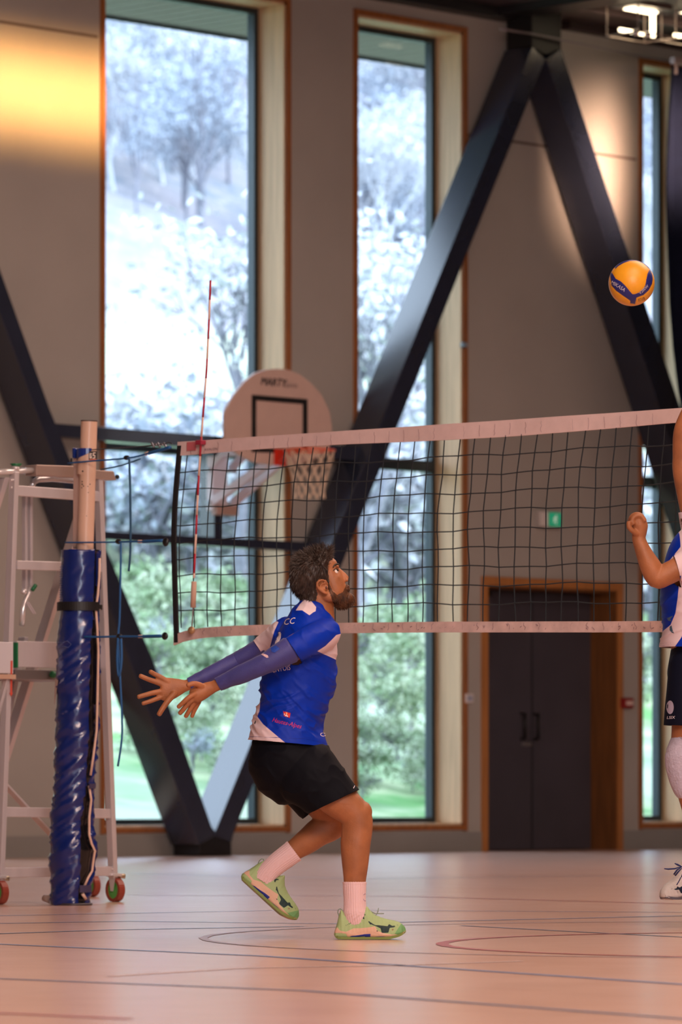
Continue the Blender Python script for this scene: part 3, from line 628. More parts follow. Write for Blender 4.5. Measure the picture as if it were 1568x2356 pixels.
# tension ropes
ropem = mat('rope_blue', (.01, .10, .30), .6); roped = mat('rope_teal', (.01, .07, .15), .6); tog = mat('toggle_black', (.01, .01, .012), .4); whip = mat('whipping', (.7, .5, .42), .7)
def rope(pts, r=.0045, m=ropem, name='tension_rope', dx=0):
    P = [nw(x, y, dx) for x, y in pts]; out = []
    for i in range(len(P) - 1):
        p0, p1, p2, p3 = P[max(i - 1, 0)], P[i], P[i + 1], P[min(i + 2, len(P) - 1)]
        for k in range(4):
            u = k / 4; out.append(.5 * (2 * p1 + (p2 - p0) * u + (2 * p0 - 5 * p1 + 4 * p2 - p3) * u * u + (3 * p1 - p0 - 3 * p2 + p3) * u ** 3))
    out.append(P[-1]); return MB().tube(out, r, 7).obj(name, m, t, smooth=True)
rope([(412, 1022), (404, 1019), (385, 1024), (300, 1031), (228, 1036)], .003, mat('steel_cable', (.06, .07, .09), .4, metal=.4), 'net_cable', -.05)
for k in range(5): rope([(364 + k * 7, 1020 + (k % 2) * 3), (370 + k * 7, 1029 - (k % 2) * 4)], .006, mat('shackle', (.35, .35, .4), .3, metal=.8), 'shackle', -.05)
rope([(408, 1032), (385, 1036), (352, 1046), (313, 1055), (228, 1062), (173, 1067)], .0045, ropem, dx=-.055)
rope([(313, 1055), (270, 1070), (222, 1080)], .004, roped, dx=.03)
rope([(408, 1030), (385, 1037), (358, 1044)], .009, ropem, dx=-.05); rope([(350, 1046), (357, 1043)], .0085, whip, 'whipping', -.05)
rope([(313, 1057), (315, 1110), (316, 1180), (316, 1240), (315, 1280), (312, 1315)], .006, roped, dx=-.05)
rope([(392, 1246), (340, 1247), (290, 1248), (215, 1249), (167, 1249)], .0045, dx=-.055); rope([(390, 1245), (345, 1247)], .009, dx=-.05); rope([(334, 1247), (342, 1247)], .0085, whip, 'whipping', -.05)
rope([(294, 1250), (293, 1330), (291, 1420), (288, 1470), (292, 1555), (296, 1640), (296, 1700), (287, 1763)], .0055, dx=-.05)
rope([(392, 1464), (340, 1465), (290, 1465), (250, 1466), (208, 1466)], .0055, dx=-.055); rope([(386, 1464), (345, 1465)], .009, dx=-.05); rope([(335, 1465), (343, 1465)], .0085, whip, 'whipping', -.05)
rope([(290, 1468), (288, 1520), (292, 1556), (298, 1520), (297, 1470)], .0065, dx=-.058)
for px, py, hh in [(307, 1054, 5), (288, 1247, 5), (290, 1465, 6), (397, 1248, 9), (395, 1464, 8)]:
    c = nw(px, py, -.05); MB().ell(c, (.012, .021, hh / 440 * 1.1)).obj('toggle', tog, t, smooth=True)
# ------------------------------------------------------------------ antenna clipped on the net
AX = NX - .02
apts = [(484, 645), (480, 750), (475, 850), (468, 940), (462, 1018), (458, 1080), (453, 1170), (450, 1240), (446, 1330)]
t = thing('net_antenna', onX(446, 1400, AX), 'thin red and white antenna rod standing up from the left end of the net', 'antenna')
P = [onX(x, y, AX) for x, y in apts]; dens = []
for i in range(len(P) - 1):
    for k in range(10): dens.append(P[i].lerp(P[i + 1], k / 10))
dens.append(P[-1]); ln = [0]
for i in range(1, len(dens)): ln.append(ln[-1] + (dens[i] - dens[i - 1]).length)
red_ = mat('antenna_red', (.42, .01, .035), .4); whi_ = mat('antenna_white', (.72, .5, .42), .4)
seg = 0
while seg * .1 < ln[-1]:
    q0, q1 = seg * .1, min(ln[-1], seg * .1 + .1)
    def at(s_): i = int(np.searchsorted(ln, s_, 'right')) - 1; i = min(i, len(dens) - 2); return dens[i].lerp(dens[i + 1], (s_ - ln[i]) / (ln[i + 1] - ln[i] + 1e-9))
    MB().tube([at(q0), at((q0 + q1) / 2), at(q1)], .0055, 8).obj('rod_segment', red_ if seg % 2 == 0 else whi_, t, smooth=True); seg += 1
a = onX(446, 1338, AX); b2 = onX(444, 1398, AX); MB().tube([a, b2], .014, 10).obj('pocket_sleeve', mat('pocket_sleeve', (.55, .36, .28), .7), t, smooth=True)
MB().tube([b2, onX(441, 1446, AX)], .0035, 6).obj('tie_cord', mat('tie_grey', (.2, .18, .2), .7), t)
c = onX(459, 1018, AX - .01); MB().box((c.x - .012, c.y - .022, c.z - .012), (c.x + .025, c.y + .022, c.z + .012)).obj('clip', mat('clip_red', (.3, .02, .05), .4), t, bevel=.004)
c = onX(440, 1450, AX - .012); MB().ell(c, (.015, .022, .02)).obj('clip', mat('clip_brass', (.42, .26, .14), .4, metal=.4), t, smooth=True)
# ================================================================== NET POST, PADDING
postm = mat('post_cream', (.66, .44, .33), .42, var=.05, scale=6, coat=.2)
pb = nw(171, 2083); pb.z = 0; ptp = nw(205, 970)
t = thing('net_post', pb, 'cream painted round net post with a blue cable hook near its top', 'net post')
MB().tube([pb + Vector((0, 0, .002)), ptp], .0435, 28).obj('tube', postm, t, smooth=True).modifiers.new('e', 'EDGE_SPLIT')
d = (ptp - pb).normalized()
MB().tube([ptp, ptp + d * .006], .044, 28).obj('top_cap', mat('cap_dark', (.06, .04, .035), .6), t, smooth=False)
MB().tube([nw(197, 1092), nw(200, 1036)], .0465, 28).obj('adjusting_collar', postm, t, smooth=True).modifiers.new('e', 'EDGE_SPLIT')
MB().beam(nw(184, 1262, .015) + Vector((0, .03, 0)), nw(186, 1040, .015) + Vector((0, .03, 0)), (.05, 0, 0), (0, .035, 0)).obj('side_rail', mat('rail_cream', (.60, .42, .36), .4), t, bevel=.004)
hook = mat('hook_blue', (.008, .03, .22), .3, coat=.4)
mb = MB(); hp = []
for k in range(13):
    u = k / 12; ang = math.radians(-70 + 200 * u); c0_ = nw(200, 1038); hgt = .030 * (1 - u) ** .6 + .006
    for zz in (1, -1):
        for rr2 in (.0475, .054): hp.append((c0_.x - rr2 * math.sin(ang + .6), c0_.y + rr2 * math.cos(ang + .6) , c0_.z + .012 + (0 if zz > 0 else -hgt * 2)))
    if k:
        o = 4 * k
        mb.f += [(o - 4, o, o + 1, o - 3), (o - 2, o - 1, o + 3, o + 2), (o - 4, o - 2, o + 2, o), (o - 3, o + 1, o + 3, o - 1)]
mb.v = hp; mb.f += [(0, 1, 3, 2), (48, 50, 51, 49)]; mb.obj('hook_plate', hook, t)
c0_ = nw(179, 1044); MB().box((c0_.x - .03, c0_.y - .006, c0_.z - .025), (c0_.x + .03, c0_.y + .014, c0_.z + .03)).obj('hook_block', hook, t, bevel=.006)
MB().tube([nw(174, 1055, -.03), nw(174, 1066, -.03)], .004, 6).obj('hook_pin', black, t)
# sticker wrapped on the collar
def on_post(px, py, r=.0475):
    o = CAM; dr = ray(px, py).normalized(); best = None
    ax = d; oc = o - pb; A = dr - ax * dr.dot(ax); B = oc - ax * oc.dot(ax); a_ = A.dot(A); b_ = A.dot(B); c_ = B.dot(B) - r * r
    disc = max(0, b_ * b_ - a_ * c_); return o + dr * ((-b_ - math.sqrt(disc)) / a_)
def post_patch(name, x0, y0, x1, y1, r, m, par=t, n=6):
    mb = MB()
    for i in range(n + 1):
        for j in range(n + 1):
            mb.v.append(on_post(x0 + (x1 - x0) * i / n, y0 + (y1 - y0) * j / n, r))
            if i and j: k = i * (n + 1) + j; mb.f.append((k, k - 1, k - n - 2, k - n - 1))
    return mb.obj(name, m, par)
post_patch('sticker', 204, 1038, 223, 1058, .0472, ink); post_patch('sticker_band', 206, 1056, 222, 1059, .0475, mat('sticker_orange', (.55, .14, .06), .5))
stw = mat('sticker_white', (.8, .68, .6), .5)
for (x0, y0, x1, y1) in [(206, 1043, 212, 1045), (206, 1043, 208, 1054), (206, 1052, 211, 1054.5), (209.5, 1047, 211, 1053), (214, 1041, 220, 1043), (213, 1047, 219, 1049), (214, 1043, 216, 1048), (217, 1048, 219, 1054), (213, 1053, 218, 1055)]:
    post_patch('sticker_letter', x0, y0, x1, y1, .0478, stw, n=2)
for (x, y, s_) in [(190, 1084, 1.6), (189, 1108, 1.2), (189, 1114, 1.4), (192, 1118, 1.2), (207, 1114, 1.1), (202, 1119, .9), (203, 1133, .9), (199, 1187, .8), (188, 1122, 1)]:
    post_patch('scuff_mark', x - s_, y - s_, x + s_, y + s_ * 1.3, .0442, ink, n=2)
# base slipper under the pad
fp = onX(108, 2074, NX); MB().tube([Vector((NX, pb.y + .01, .001)), Vector((NX, pb.y + .01, .012))], [.104, .10], 28).obj('floor_plate', mat('base_dark', (.05, .04, .05), .4), t, smooth=True)
MB().tube([onX(102, 2066, NX), onX(118, 2070, NX)], [.018, .024], 14).obj('base_roller', mat('roller', (.5, .38, .33), .5), t, smooth=True)
# padding
Lx = [(1270, 141), (1400, 138), (1480, 134), (1600, 131), (1700, 128), (1800, 126), (1850, 120), (1900, 117), (2000, 116), (2085, 114)]
Rx = [(1270, 232), (1400, 229), (1500, 229), (1700, 224), (1800, 218), (1900, 214), (1955, 221), (2030, 211), (2085, 207)]
vinyl = [[(219, 1262), (217, 1400), (208, 1500), (205, 1600), (204, 1700), (200, 1810), (192, 1850), (187, 1900), (186, 2000), (180, 2095), (197, 2095), (199, 2040), (214, 2005), (220, 1960), (206, 1920), (211, 1850), (207, 1802), (212, 1770), (224, 1680), (224, 1600), (227, 1480), (223, 1400), (227, 1350), (229, 1262)]]
padm = layered('pad_vinyl', (.006, .019, .155), [(.004, .004, .006)], rough=.25, soft=.6, spec=.55, coat=.3)
st = []; mb = MB(); na = 72; rowsz = np.linspace(1266, 2083, 170)
for j, py in enumerate(rowsz):
    l = np.interp(py, [p[0] for p in Lx], [p[1] for p in Lx]); r = np.interp(py, [p[0] for p in Rx], [p[1] for p in Rx])
    c = nw((l + r) / 2, py); s_ = 437.0; rad = (r - l) / 2 / s_
    for k in range(na):
        a = 2 * math.pi * k / na; mb.v.append((c.x + rad * math.cos(a), c.y + rad * math.sin(a), c.z if j < 169 else .004))
        if j: o = j * na; mb.f.append((o - na + k, o - na + (k + 1) % na, o + (k + 1) % na, o + k))
o1_ = len(mb.v)
for py_ in (rowsz[0], rowsz[0], rowsz[-1]):
    c = nw(171 + (2083 - py_) * .0305, py_)
    for k in range(na): a = 2 * math.pi * k / na; mb.v.append((c.x + .052 * math.cos(a), c.y + .052 * math.sin(a), max(.004, c.z)))
for k in range(na):
    k2_ = (k + 1) % na; mb.f.append((k, k2_, o1_ + k2_, o1_ + k)); mb.f.append((o1_ + na + k, o1_ + na + k2_, o1_ + 2 * na + k2_, o1_ + 2 * na + k)); mb.f.append((o1_ + 2 * na + k, o1_ + 2 * na + k2_, o1_ - na + k2_, o1_ - na + k))
me = mb.mesh('pad'); Pc = coords(me); Nn = normals(me); PX = topx(Pc)
g1 = fbm(np.stack([PX[:, 0] * .010 + PX[:, 1] * .005, PX[:, 1] * .034 + PX[:, 0] * .026, Pc[:, 0]], 1), (1, 1, 1)); rdg = (1 - np.abs(g1) * 2.2).clip(0, 1) ** 2
g2 = fbm(Pc, (9, 9, 6), 3.0)
blackm = sdf_poly(PX, vinyl[0]) > 0
mid = np.clip((PX[:, 1] - 1400) / 120, 0, 1)
disp = (rdg * .012 * (.25 + .75 * mid) + g2 * .006) * np.where(blackm, .2, 1) - np.where(blackm & (Nn[:, 2] < .5), .018, 0)
disp[np.abs(Nn[:, 2]) > .8] = 0; disp[o1_:] = 0
setco(me, Pc + Nn * disp[:, None]); set_layers(me, PX, [vinyl])
tp = thing('post_padding', (pb.x, pb.y, 0), 'creased glossy blue vinyl padding wrapped around the net post', 'padding')
link('padding', me, padm, tp, smooth=True)
def surf_pad(px, py, off=0):
    l = np.interp(py, [p[0] for p in Lx], [p[1] for p in Lx]); r = np.interp(py, [p[0] for p in Rx], [p[1] for p in Rx]); c = nw((l + r) / 2, py); rad = (r - l) / 2 / 437 + off
    u = np.clip((px - (l + r) / 2) / ((r - l) / 2), -.98, .98); k = math.sqrt(1 - u * u); return c + (RV * u - FV * k) * rad
pw = [(229, 1285), (228, 1330), (225, 1370), (221, 1400), (224, 1450), (226, 1500), (224, 1600), (222, 1680), (215, 1740), (209, 1784)]
pip = mat('piping_cream', (.72, .50, .40), .5)
MB().tube([surf_pad(x, y, .002) for x, y in pw], .0065, 8).obj('piping', pip, tp, smooth=True)
MB().tube([surf_pad(x, y, .002) for x, y in [(206, 1808), (210, 1840), (206, 1880), (206, 1920), (211, 1940), (218, 1957), (214, 1985), (212, 2003), (203, 2020), (196, 2037)]], .0065, 8).obj('piping', pip, tp, smooth=True)
MB().tube([surf_pad(x, y, .002) for x, y in [(191, 2055), (198, 2068)]], .009, 8).obj('piping', pip, tp, smooth=True)
def strap(y0, y1, x0, x1, name='strap', m=black, off=.004):
    mb = MB(); n = 16
    for i in range(n + 1):
        for j, yy in enumerate((y0, y1)): mb.v.append(surf_pad(x0 + (x1 - x0) * i / n, yy, off + .008))
        if i: mb.f.append((2 * i - 2, 2 * i, 2 * i + 1, 2 * i - 1))
    o = mb.obj(name, m, tp); q = o.modifiers.new('s', 'SOLIDIFY'); q.thickness = .006; return o
strap(1386, 1406, 139, 223); strap(1392, 1402, 223, 229, 'strap_end'); 
tabm = mat('tab_purple', (.05, .04, .10), .6); strap(1803, 1814, 203, 214, 'closing_tab', tabm); strap(2036, 2052, 183, 205, 'closing_tab', tabm)
# faint signature lettering running down the vinyl and the dart mark
faint = mat('faint_print', (.10, .14, .34), .6)
mb = MB(); rr_ = random.Random(5)
pts = [surf_pad(146 + 3.4 * math.sin(k * 1.9) - k * .04, 1302 + k * 1.6, .010) for k in range(58)]; mb.tube(pts, .0016, 4)
mb.tube([surf_pad(x, y, .012) for x, y in [(138, 1478), (150, 1480), (160, 1476), (168, 1484), (162, 1491), (152, 1488), (140, 1490)]], .0016, 4); mb.obj('signature_print', faint, tp)
MB().prism([surf_pad(x, y, .012) for x, y in [(134, 1562), (140, 1566), (131, 1596), (118, 1622), (121, 1600)]], (0, .004, 0)).obj('torn_flap', mat('flap', (.5, .38, .34), .6), tp)
# ================================================================== UMPIRE STAND (aluminium ladder behind the post)
SY = 18.86
al = mat('aluminium', (.66, .60, .62), .32, metal=.35, var=.06, scale=6, stretch=(2, 2, .4)); alw = mat('aluminium_tube', (.8, .77, .78), .2, metal=.5); grn = mat('green_plastic', (.01, .16, .06), .35); gre2 = mat('wheel_green', (.10, .42, .08), .4)
def sy(px, py, dy=0): return onY(px, py, SY + dy)
def flr(p): return Vector((p.x, p.y, 0))
lw, rw = sy(-3, 2038), sy(268, 2022)
t = thing('umpire_stand', (lw.x, SY, 0), 'aluminium ladder umpire stand on green and red castors behind the padded post', 'umpire stand')
def rail(name, a, b_, w_=.032, h_=.046, m=al): return MB().beam(a, b_, (w_, 0, 0), (0, h_, 0)).obj(name, m, t, bevel=.003)
rail('front_rail', sy(-1, 2030), sy(33, 1086)); rail('front_rail', sy(260, 2020), sy(226, 1100))
LT = sy(22, 1098); RT = sy(222, 1112)
for (a, run) in ((LT, 1.05), (RT, 1.05)):
    rail('rear_rail', a + Vector((0, .05, 0)), Vector((a.x, a.y + run, .13)), .032, .07)
def xbar(name, p0, p1, h_=.045, d_=.03, m=al): return MB().beam(p0, p1, (0, d_, 0), (0, 0, h_)).obj(name, m, t, bevel=.003)
xbar('top_crossbar', sy(38, 1129), sy(232, 1143), .055); xbar('rung', sy(36, 1300), sy(232, 1306), .048)
xbar('rung', sy(8, 1868), sy(250, 1872), .052); xbar('rung', sy(0, 2008), sy(258, 2004), .052)
MB().prism([sy(84, 1069, -.03), sy(84, 1093, -.03), sy(268, 1105, -.03), sy(262, 1084, -.03), sy(180, 1078, -.03), sy(176, 1072, -.03)], (0, .09, 0)).obj('desk_board', mat('desk_board', (.42, .31, .27), .35, metal=.4), t, bevel=.004)
MB().ell(sy(270, 1097, -.03), (.012, .012, .012)).obj('end_cap', black, t, smooth=True)
MB().tube([sy(-30, 1088), sy(78, 1082)], .016, 12).obj('handrail', alw, t, smooth=True); MB().ell(sy(80, 1082), (.02, .018, .018)).obj('end_cap', black, t, smooth=True)
MB().tube([sy(34, 1082), sy(37, 1074)], [.022, .02], 12).obj('clamp_collar', al, t, smooth=True)
MB().tube([sy(37, 1078), sy(37, 1072), sy(37, 1067)], [.010, .022, .034], 16).obj('clamp_knob', grn, t, smooth=True)
MB().tube([sy(72, 1124, .12), sy(76, 1110, .12), sy(88, 1103, .12), sy(120, 1101, .12), sy(176, 1106, .12), sy(225, 1110, .12)], .017, 12).obj('grab_handle', alw, t, smooth=True)
for px in (57, 69):
    rail('guard_upright', sy(px, 1360, .13), sy(px, 1140, .13), .018, .03)
MB().tube([sy(69, 1350, .13), sy(67, 1366, .13), sy(58, 1384, .13), sy(53, 1402, .13), sy(50, 1440, .13)], .015, 10).obj('guard_bend', alw, t, smooth=True)
MB().ell(sy(55, 1361, .1), (.018, .018, .016)).obj('joint_boss', alw, t, smooth=True); MB().tube([sy(74, 1358, .1), sy(82, 1346, .1)], .011, 8).obj('locking_lever', grn, t, smooth=True)
for k in (0, 1): MB().tube([sy(60 + k * 5, 1386, .1), sy(76 + k * 5, 1412, .1)], .006, 6).obj('guard_stay', al, t)
# platform, boards, brace
for k in range(5):
    z0 = sy(50, 1534 - k * 11.6); z1 = sy(135, 1534 - (k + 1) * 11.6 + .8)
    MB().box((sy(50, 1500).x, SY + .04, z0.z), (sy(232, 1500).x, SY + .07 + .003 * (k % 2), z1.z)).obj('platform_rib', al, t, bevel=.002)
MB().box((sy(50, 1500).x, SY + .05, sy(50, 1562).z), (sy(232, 1500).x, SY + .5, sy(50, 1540).z)).obj('platform_deck', mat('platform_dark', (.25, .22, .22), .45, metal=.7), t, bevel=.003)
MB().box((sy(47, 1500).x, SY + .03, sy(50, 1536).z), (sy(50.5, 1500).x, SY + .5, sy(50, 1478).z)).obj('platform_trim', grn, t)
p0, p1 = sy(22, 1550), sy(22, 1478)
MB().box((p0.x - .6, SY - .03, p0.z), (p0.x, SY + .02, p1.z)).obj('side_board', mat('side_board', (.72, .68, .72), .35, metal=.2), t, bevel=.003)
MB().box((p0.x - .6, SY - .05, p0.z - .03), (p0.x, SY + .02, p0.z - .005)).obj('side_lip', mat('side_lip', (.55, .35, .25), .5), t)
MB().ell(sy(122, 1552, .03), (.02, .02, .02)).obj('platform_knob', grn, t, smooth=True)
rail('diagonal_stay', sy(-20, 1772, .2), sy(160, 1966, .2), .02, .05); rail('diagonal_stay', sy(-6, 1740, .5), sy(54, 1466, .5), .03, .05)
rail('inner_stay', sy(-20, 1690, -.02), sy(16, 1560, -.02), .02, .03)
MB().prism([sy(25, 1520, -.032), sy(29, 1520, -.032), sy(28, 1594, -.032), sy(30, 1594, -.032), sy(26, 1602, -.032), sy(22, 1594, -.032), sy(24, 1594, -.032)], (0, .002, 0)).obj('arrow_sticker', mat('sticker_red', (.6, .08, .05), .5), t)
for px, py in ((27, 1105), (27, 1122), (30, 1104), (258, 2000)): MB().ell(sy(px, py, -.03), (.005, .003, .005)).obj('rivet', alw, t)
def castor(px, py, dy):
    c = onY(px, py, SY + dy); c.z = 0; R_ = .066; ax = -(FV * .62 + RV * .78); fw = Vector((0, 0, 1)).cross(ax)
    def ring(r0, r1, w_, m, nm, par=t):
        mb = MB(); n = 28
        for k in range(n):
            a = 2 * math.pi * k / n; e = fw * math.cos(a) + Vector((0, 0, 1)) * math.sin(a)
            for rr2, ww in ((r0, -w_), (r1, -w_), (r1, w_), (r0, w_)): mb.v.append(c + Vector((0, 0, R_)) + e * rr2 + ax * ww)
            for q in range(4): mb.f.append((4 * k + q, 4 * k + (q + 1) % 4, (4 * k + 4 + (q + 1) % 4) % (4 * n), (4 * k + 4 + q) % (4 * n)))
        return mb.obj(nm, m, par, smooth=False)
    wl = ring(.049, R_, .019, mat('tyre_red', (.28, .05, .03), .4), 'wheel')
    hb = ring(.006, .049, .012, gre2, 'wheel_hub'); 
    for s_ in (-1, 1):
        MB().prism([c + ax * .021 * s_ + fw * a_ + Vector((0, 0, z_)) for a_, z_ in ((-.012, .058), (.012, .058), (.03, .140), (-.03, .140))], ax * .003).obj('castor_fork', alw, t)
    MB().box((c.x - .04, c.y - .035, .138), (c.x + .04, c.y + .035, .154)).obj('castor_plate', alw, t, bevel=.003)
    MB().tube([c + Vector((0, 0, .145)) , c + RV * .055 + Vector((0, 0, .138))], .013, 8).obj('brake_pedal', mat('brass', (.5, .42, .3), .3, metal=.9), t, smooth=True)
castor(265, 2079, 0); castor(-2, 2086, 0); castor(210, 2040, .95); castor(-60, 2040, .95)
# ================================================================== BALL
bc = onZ(1452, 651, 21.8); BR = .105; sc_ = FPX / 21.8
mb = MB().ell((0, 0, 0), (BR, BR, BR), nu=128, nv=90); me = mb.mesh('ball')
Pc = coords(me); rot = Matrix((RV, FV, UP)).transposed(); Pl = Pc.copy()
PXb = np.stack([450 + Pl[:, 0] / BR * 288, 483 - Pl[:, 2] / BR * 288], 1)
back = Pl[:, 1] > 0; PXb[back, 0] = 900 - PXb[back, 0]
bp1 = [[(165, 330), (190, 345), (215, 400), (238, 450), (300, 490), (360, 550), (410, 610), (447, 650), (480, 648), (530, 628), (575, 590), (608, 540), (620, 470), (640, 385), (670, 325), (690, 330), (708, 390), (712, 440), (700, 510), (655, 595), (590, 655), (500, 690), (490, 760), (425, 752), (425, 725), (330, 665), (245, 600), (190, 530), (180, 440)],
       [(235, 320), (270, 285), (340, 245), (420, 215), (510, 213), (590, 245), (650, 300), (680, 325), (700, 320), (640, 230), (540, 190), (440, 180), (330, 200), (240, 270)]]
set_layers(me, PXb, [bp1]); dmin = np.min(np.abs([sdf_poly(PXb, p) for p in bp1]), 0)
Pn = Pc / np.linalg.norm(Pc, axis=1)[:, None]; setco(me, Pc - Pn * (np.exp(-(dmin / 5) ** 2) * .0016)[:, None])
ballm = layered('ball_leather', (.78, .34, .015), [(.018, .022, .17)], rough=.38, soft=3, bump=.08, bscale=260, spec=.5)
t = thing('volleyball', bc, 'yellow and blue volleyball in mid-air at the upper right', 'ball', rz=-TH, world=False)
link('ball_skin', me, ballm, t, smooth=True)
def ball_text(body, zx, zy, h_, rot_, m, name='ball_print'):
    me = text_mesh(body, h_ / 288 * BR * 1.4); P_ = coords(me); u = np.cos(rot_); v_ = np.sin(rot_)
    X = (zx - 450) / 288 * BR + P_[:, 0] * u - P_[:, 1] * v_; Z = -(zy - 483) / 288 * BR + P_[:, 0] * v_ + P_[:, 1] * u
    Yy = -np.sqrt(np.clip((BR + .0006) ** 2 - X ** 2 - Z ** 2, 0, 1)); setco(me, np.stack([X, Yy, Z], 1)); link(name, me, m, t)
bw_ = mat('ball_white', (.62, .58, .62), .5); ball_text('MIKASA', 270, 545, 42, -.62, bw_); ball_text('V200W', 590, 590, 34, .75, bw_); ball_text('FIVB', 568, 706, 34, .35, ink)
# ================================================================== PEOPLE
S1 = 563.0
def mk(px0, py0, s, z0=0.0):
    def T(px, py, y=0.0): return ((px - px0) / s, y, z0 + (py0 - py) / s)
    def inv(P): P = np.asarray(P); return np.stack([P[:, 0] * s + px0, py0 - (P[:, 2] - z0) * s], 1)
    return T, inv, s
skin = mat('skin', (.33, .125, .052), .5, var=.2, scale=14, bump=.12, bscale=160, spec=.35, sss=.12)
hairm = mat('hair_brown', (.018, .011, .009), .5, scale=60, col2=(.060, .036, .026), spec=.4)
beardm = mat('beard_brown', (.030, .012, .006), .55, scale=50, col2=(.12, .046, .018), spec=.3)
lipm = mat('ear_shadow', (.10, .03, .02), .6); eyew = mat('eye_white', (.7, .62, .58), .2); irism = mat('iris_dark', (.02, .015, .012), .15)
sleevem = mat('sleeve_violet', (.036, .036, .19), .6, sheen=.15, var=.12, scale=12, bump=.15, bscale=220)
sockm = mat('sock_pink_white', (.74, .52, .53), .85, sheen=.2, bump=.2, bscale=300)
BLUE = (.001, .028, .38); WHITE = (.70, .56, .60)
def head_parts(mb, T, k, m=1):
    """head in profile, design pixels of the athlete; k = metres per design pixel"""
    def E(px, py, y, rx, ry, rz, rot=0):
        c = T(px, py, y); mb.ell(c, (rx * k, ry * k, rz * k), Matrix.Rotation(math.radians(rot) * m, 3, 'Y'), 24, 16)
    def Lf(st, n=20): mb.loft([(*T(px, py, y), ra * k, rb * k) for px, py, y, ra, rb in st], n)
    E(722, 1328, 0, 51, 42, 44, -18); E(741, 1309, 0, 32, 35, 29, -18)
    Lf([(748, 1300, 0, 27, 29), (757, 1323, 0, 27.5, 31), (765, 1346, 0, 29, 33), (774, 1366, 0, 27, 30), (786, 1384, 0, 17, 19)])
    for sg in (-1, 1):
        y = sg
        E(775, 1303.5, sg * .026, 5, 13, 3.6); E(766, 1313.5, sg * .032, 7, 8.5, 6.5); E(771, 1332, sg * .038, 11, 8, 11)
        E(796, 1334, sg * .0105, 5.5, 4.5, 4.5); E(756, 1372, sg * .048, 18, 10, 14)
        # ear: rim, inner fold, lobe, bowl
        ys = sg * .082
        mb.tube([T(x, yy, ys + sg * o) for x, yy, o in [(753, 1346, -.004), (750, 1339, .004), (742, 1336.5, .010), (734, 1338, .013), (729.5, 1343, .014), (729.5, 1350, .013), (733, 1357, .009), (740, 1362, .005), (748, 1366, .001), (754, 1367, -.004)]], [2.6 * k] * 3 + [3.0 * k] * 4 + [3.2 * k, 3.6 * k, 2.8 * k], 10)
        mb.tube([T(x, yy, ys + sg * .006) for x, yy in [(747, 1345), (740, 1344), (736, 1349), (739, 1356), (746, 1359)]], 1.8 * k, 8)
        E(742, 1351, sg * .078, 12, 3.2, 13)
        E(753, 1353, sg * .083, 2.6, 3, 3.5)
    Lf([(779, 1310, 0, 4, 5), (786, 1318, 0, 5.5, 6), (792, 1325, 0, 6.5, 7), (795, 1331, 0, 6, 8)], 14); E(797.5, 1328.5, 0, 4.6, 5.5, 4.6)
    E(798, 1349, 0, 5, 13, 3.6, 10); E(799, 1355.5, 0, 4.6, 12, 3.4, 10); E(799, 1376, 0, 9, 15, 10)
    Lf([(726, 1350, 0, 34, 33), (731, 1378, 0, 33, 32), (735, 1402, 0, 33, 33), (730, 1432, 0, 42, 46)], 28)
def smoothstep(x): x = np.clip(x, 0, 1); return x * x * (3 - 2 * x)
def shell(me, inv, poly, thick, feather, maxz=None):
    P = coords(me); Nn = normals(me); PX = inv(P); sd = sdf_poly(PX, poly)
    t = thick(PX, Nn) * smoothstep(sd / feather)
    Q = P + Nn * t[:, None]; keep = sd > -.5
    F = [tuple(p.vertices) for p in me.polygons if all(keep[v] for v in p.vertices)]
    ids = sorted({v for f in F for v in f}); mp = {v: i for i, v in enumerate(ids)}
    m2 = bpy.data.meshes.new('shell'); m2.from_pydata([tuple(Q[i]) for i in ids], [], [tuple(mp[v] for v in f) for f in F]); m2.update()
    return m2, Q[ids], Nn[ids], sd[ids], PX[ids]
def strands(Q, Nn, sd, PX, n, fn, seed=1, r=.0007):
    rs = np.random.RandomState(seed); idx = rs.choice(len(Q), n); mb = MB()
    for i in idx:
        ln, flow, stiff, curl = fn(PX[i], Nn[i], sd[i], rs); p = Vector(Q[i]) - Vector(Nn[i]) * .002; d = (Vector(Nn[i]) * stiff + Vector(flow) + Vector(rs.normal(0, curl, 3))).normalized(); pts = [p]
        bend = Vector(rs.normal(0, curl, 3)) * .8 + Vector(flow) * .25
        for s in range(4): p = p + d * ln / 4; pts.append(p); d = (d + bend * .35).normalized()
        mb.tube(pts, [r, r, r * .9, r * .6, r * .2], 3, caps=False)
    return mb
HAIRP = [(764, 1287), (768, 1262), (740, 1240), (690, 1250), (655, 1290), (650, 1340), (668, 1390), (688, 1405), (712, 1398), (727, 1384), (731, 1366), (726, 1352), (727, 1340), (735, 1333), (748, 1334), (756, 1346), (758, 1340), (755, 1318), (753, 1305), (757, 1294)]
BEARDP = [(756, 1338), (759, 1348), (766, 1362), (776, 1369), (788, 1362), (794, 1350), (795, 1342), (802, 1338), (812, 1345), (822, 1370), (812, 1400), (790, 1412), (774, 1402), (766, 1388), (758, 1368), (753, 1352)]
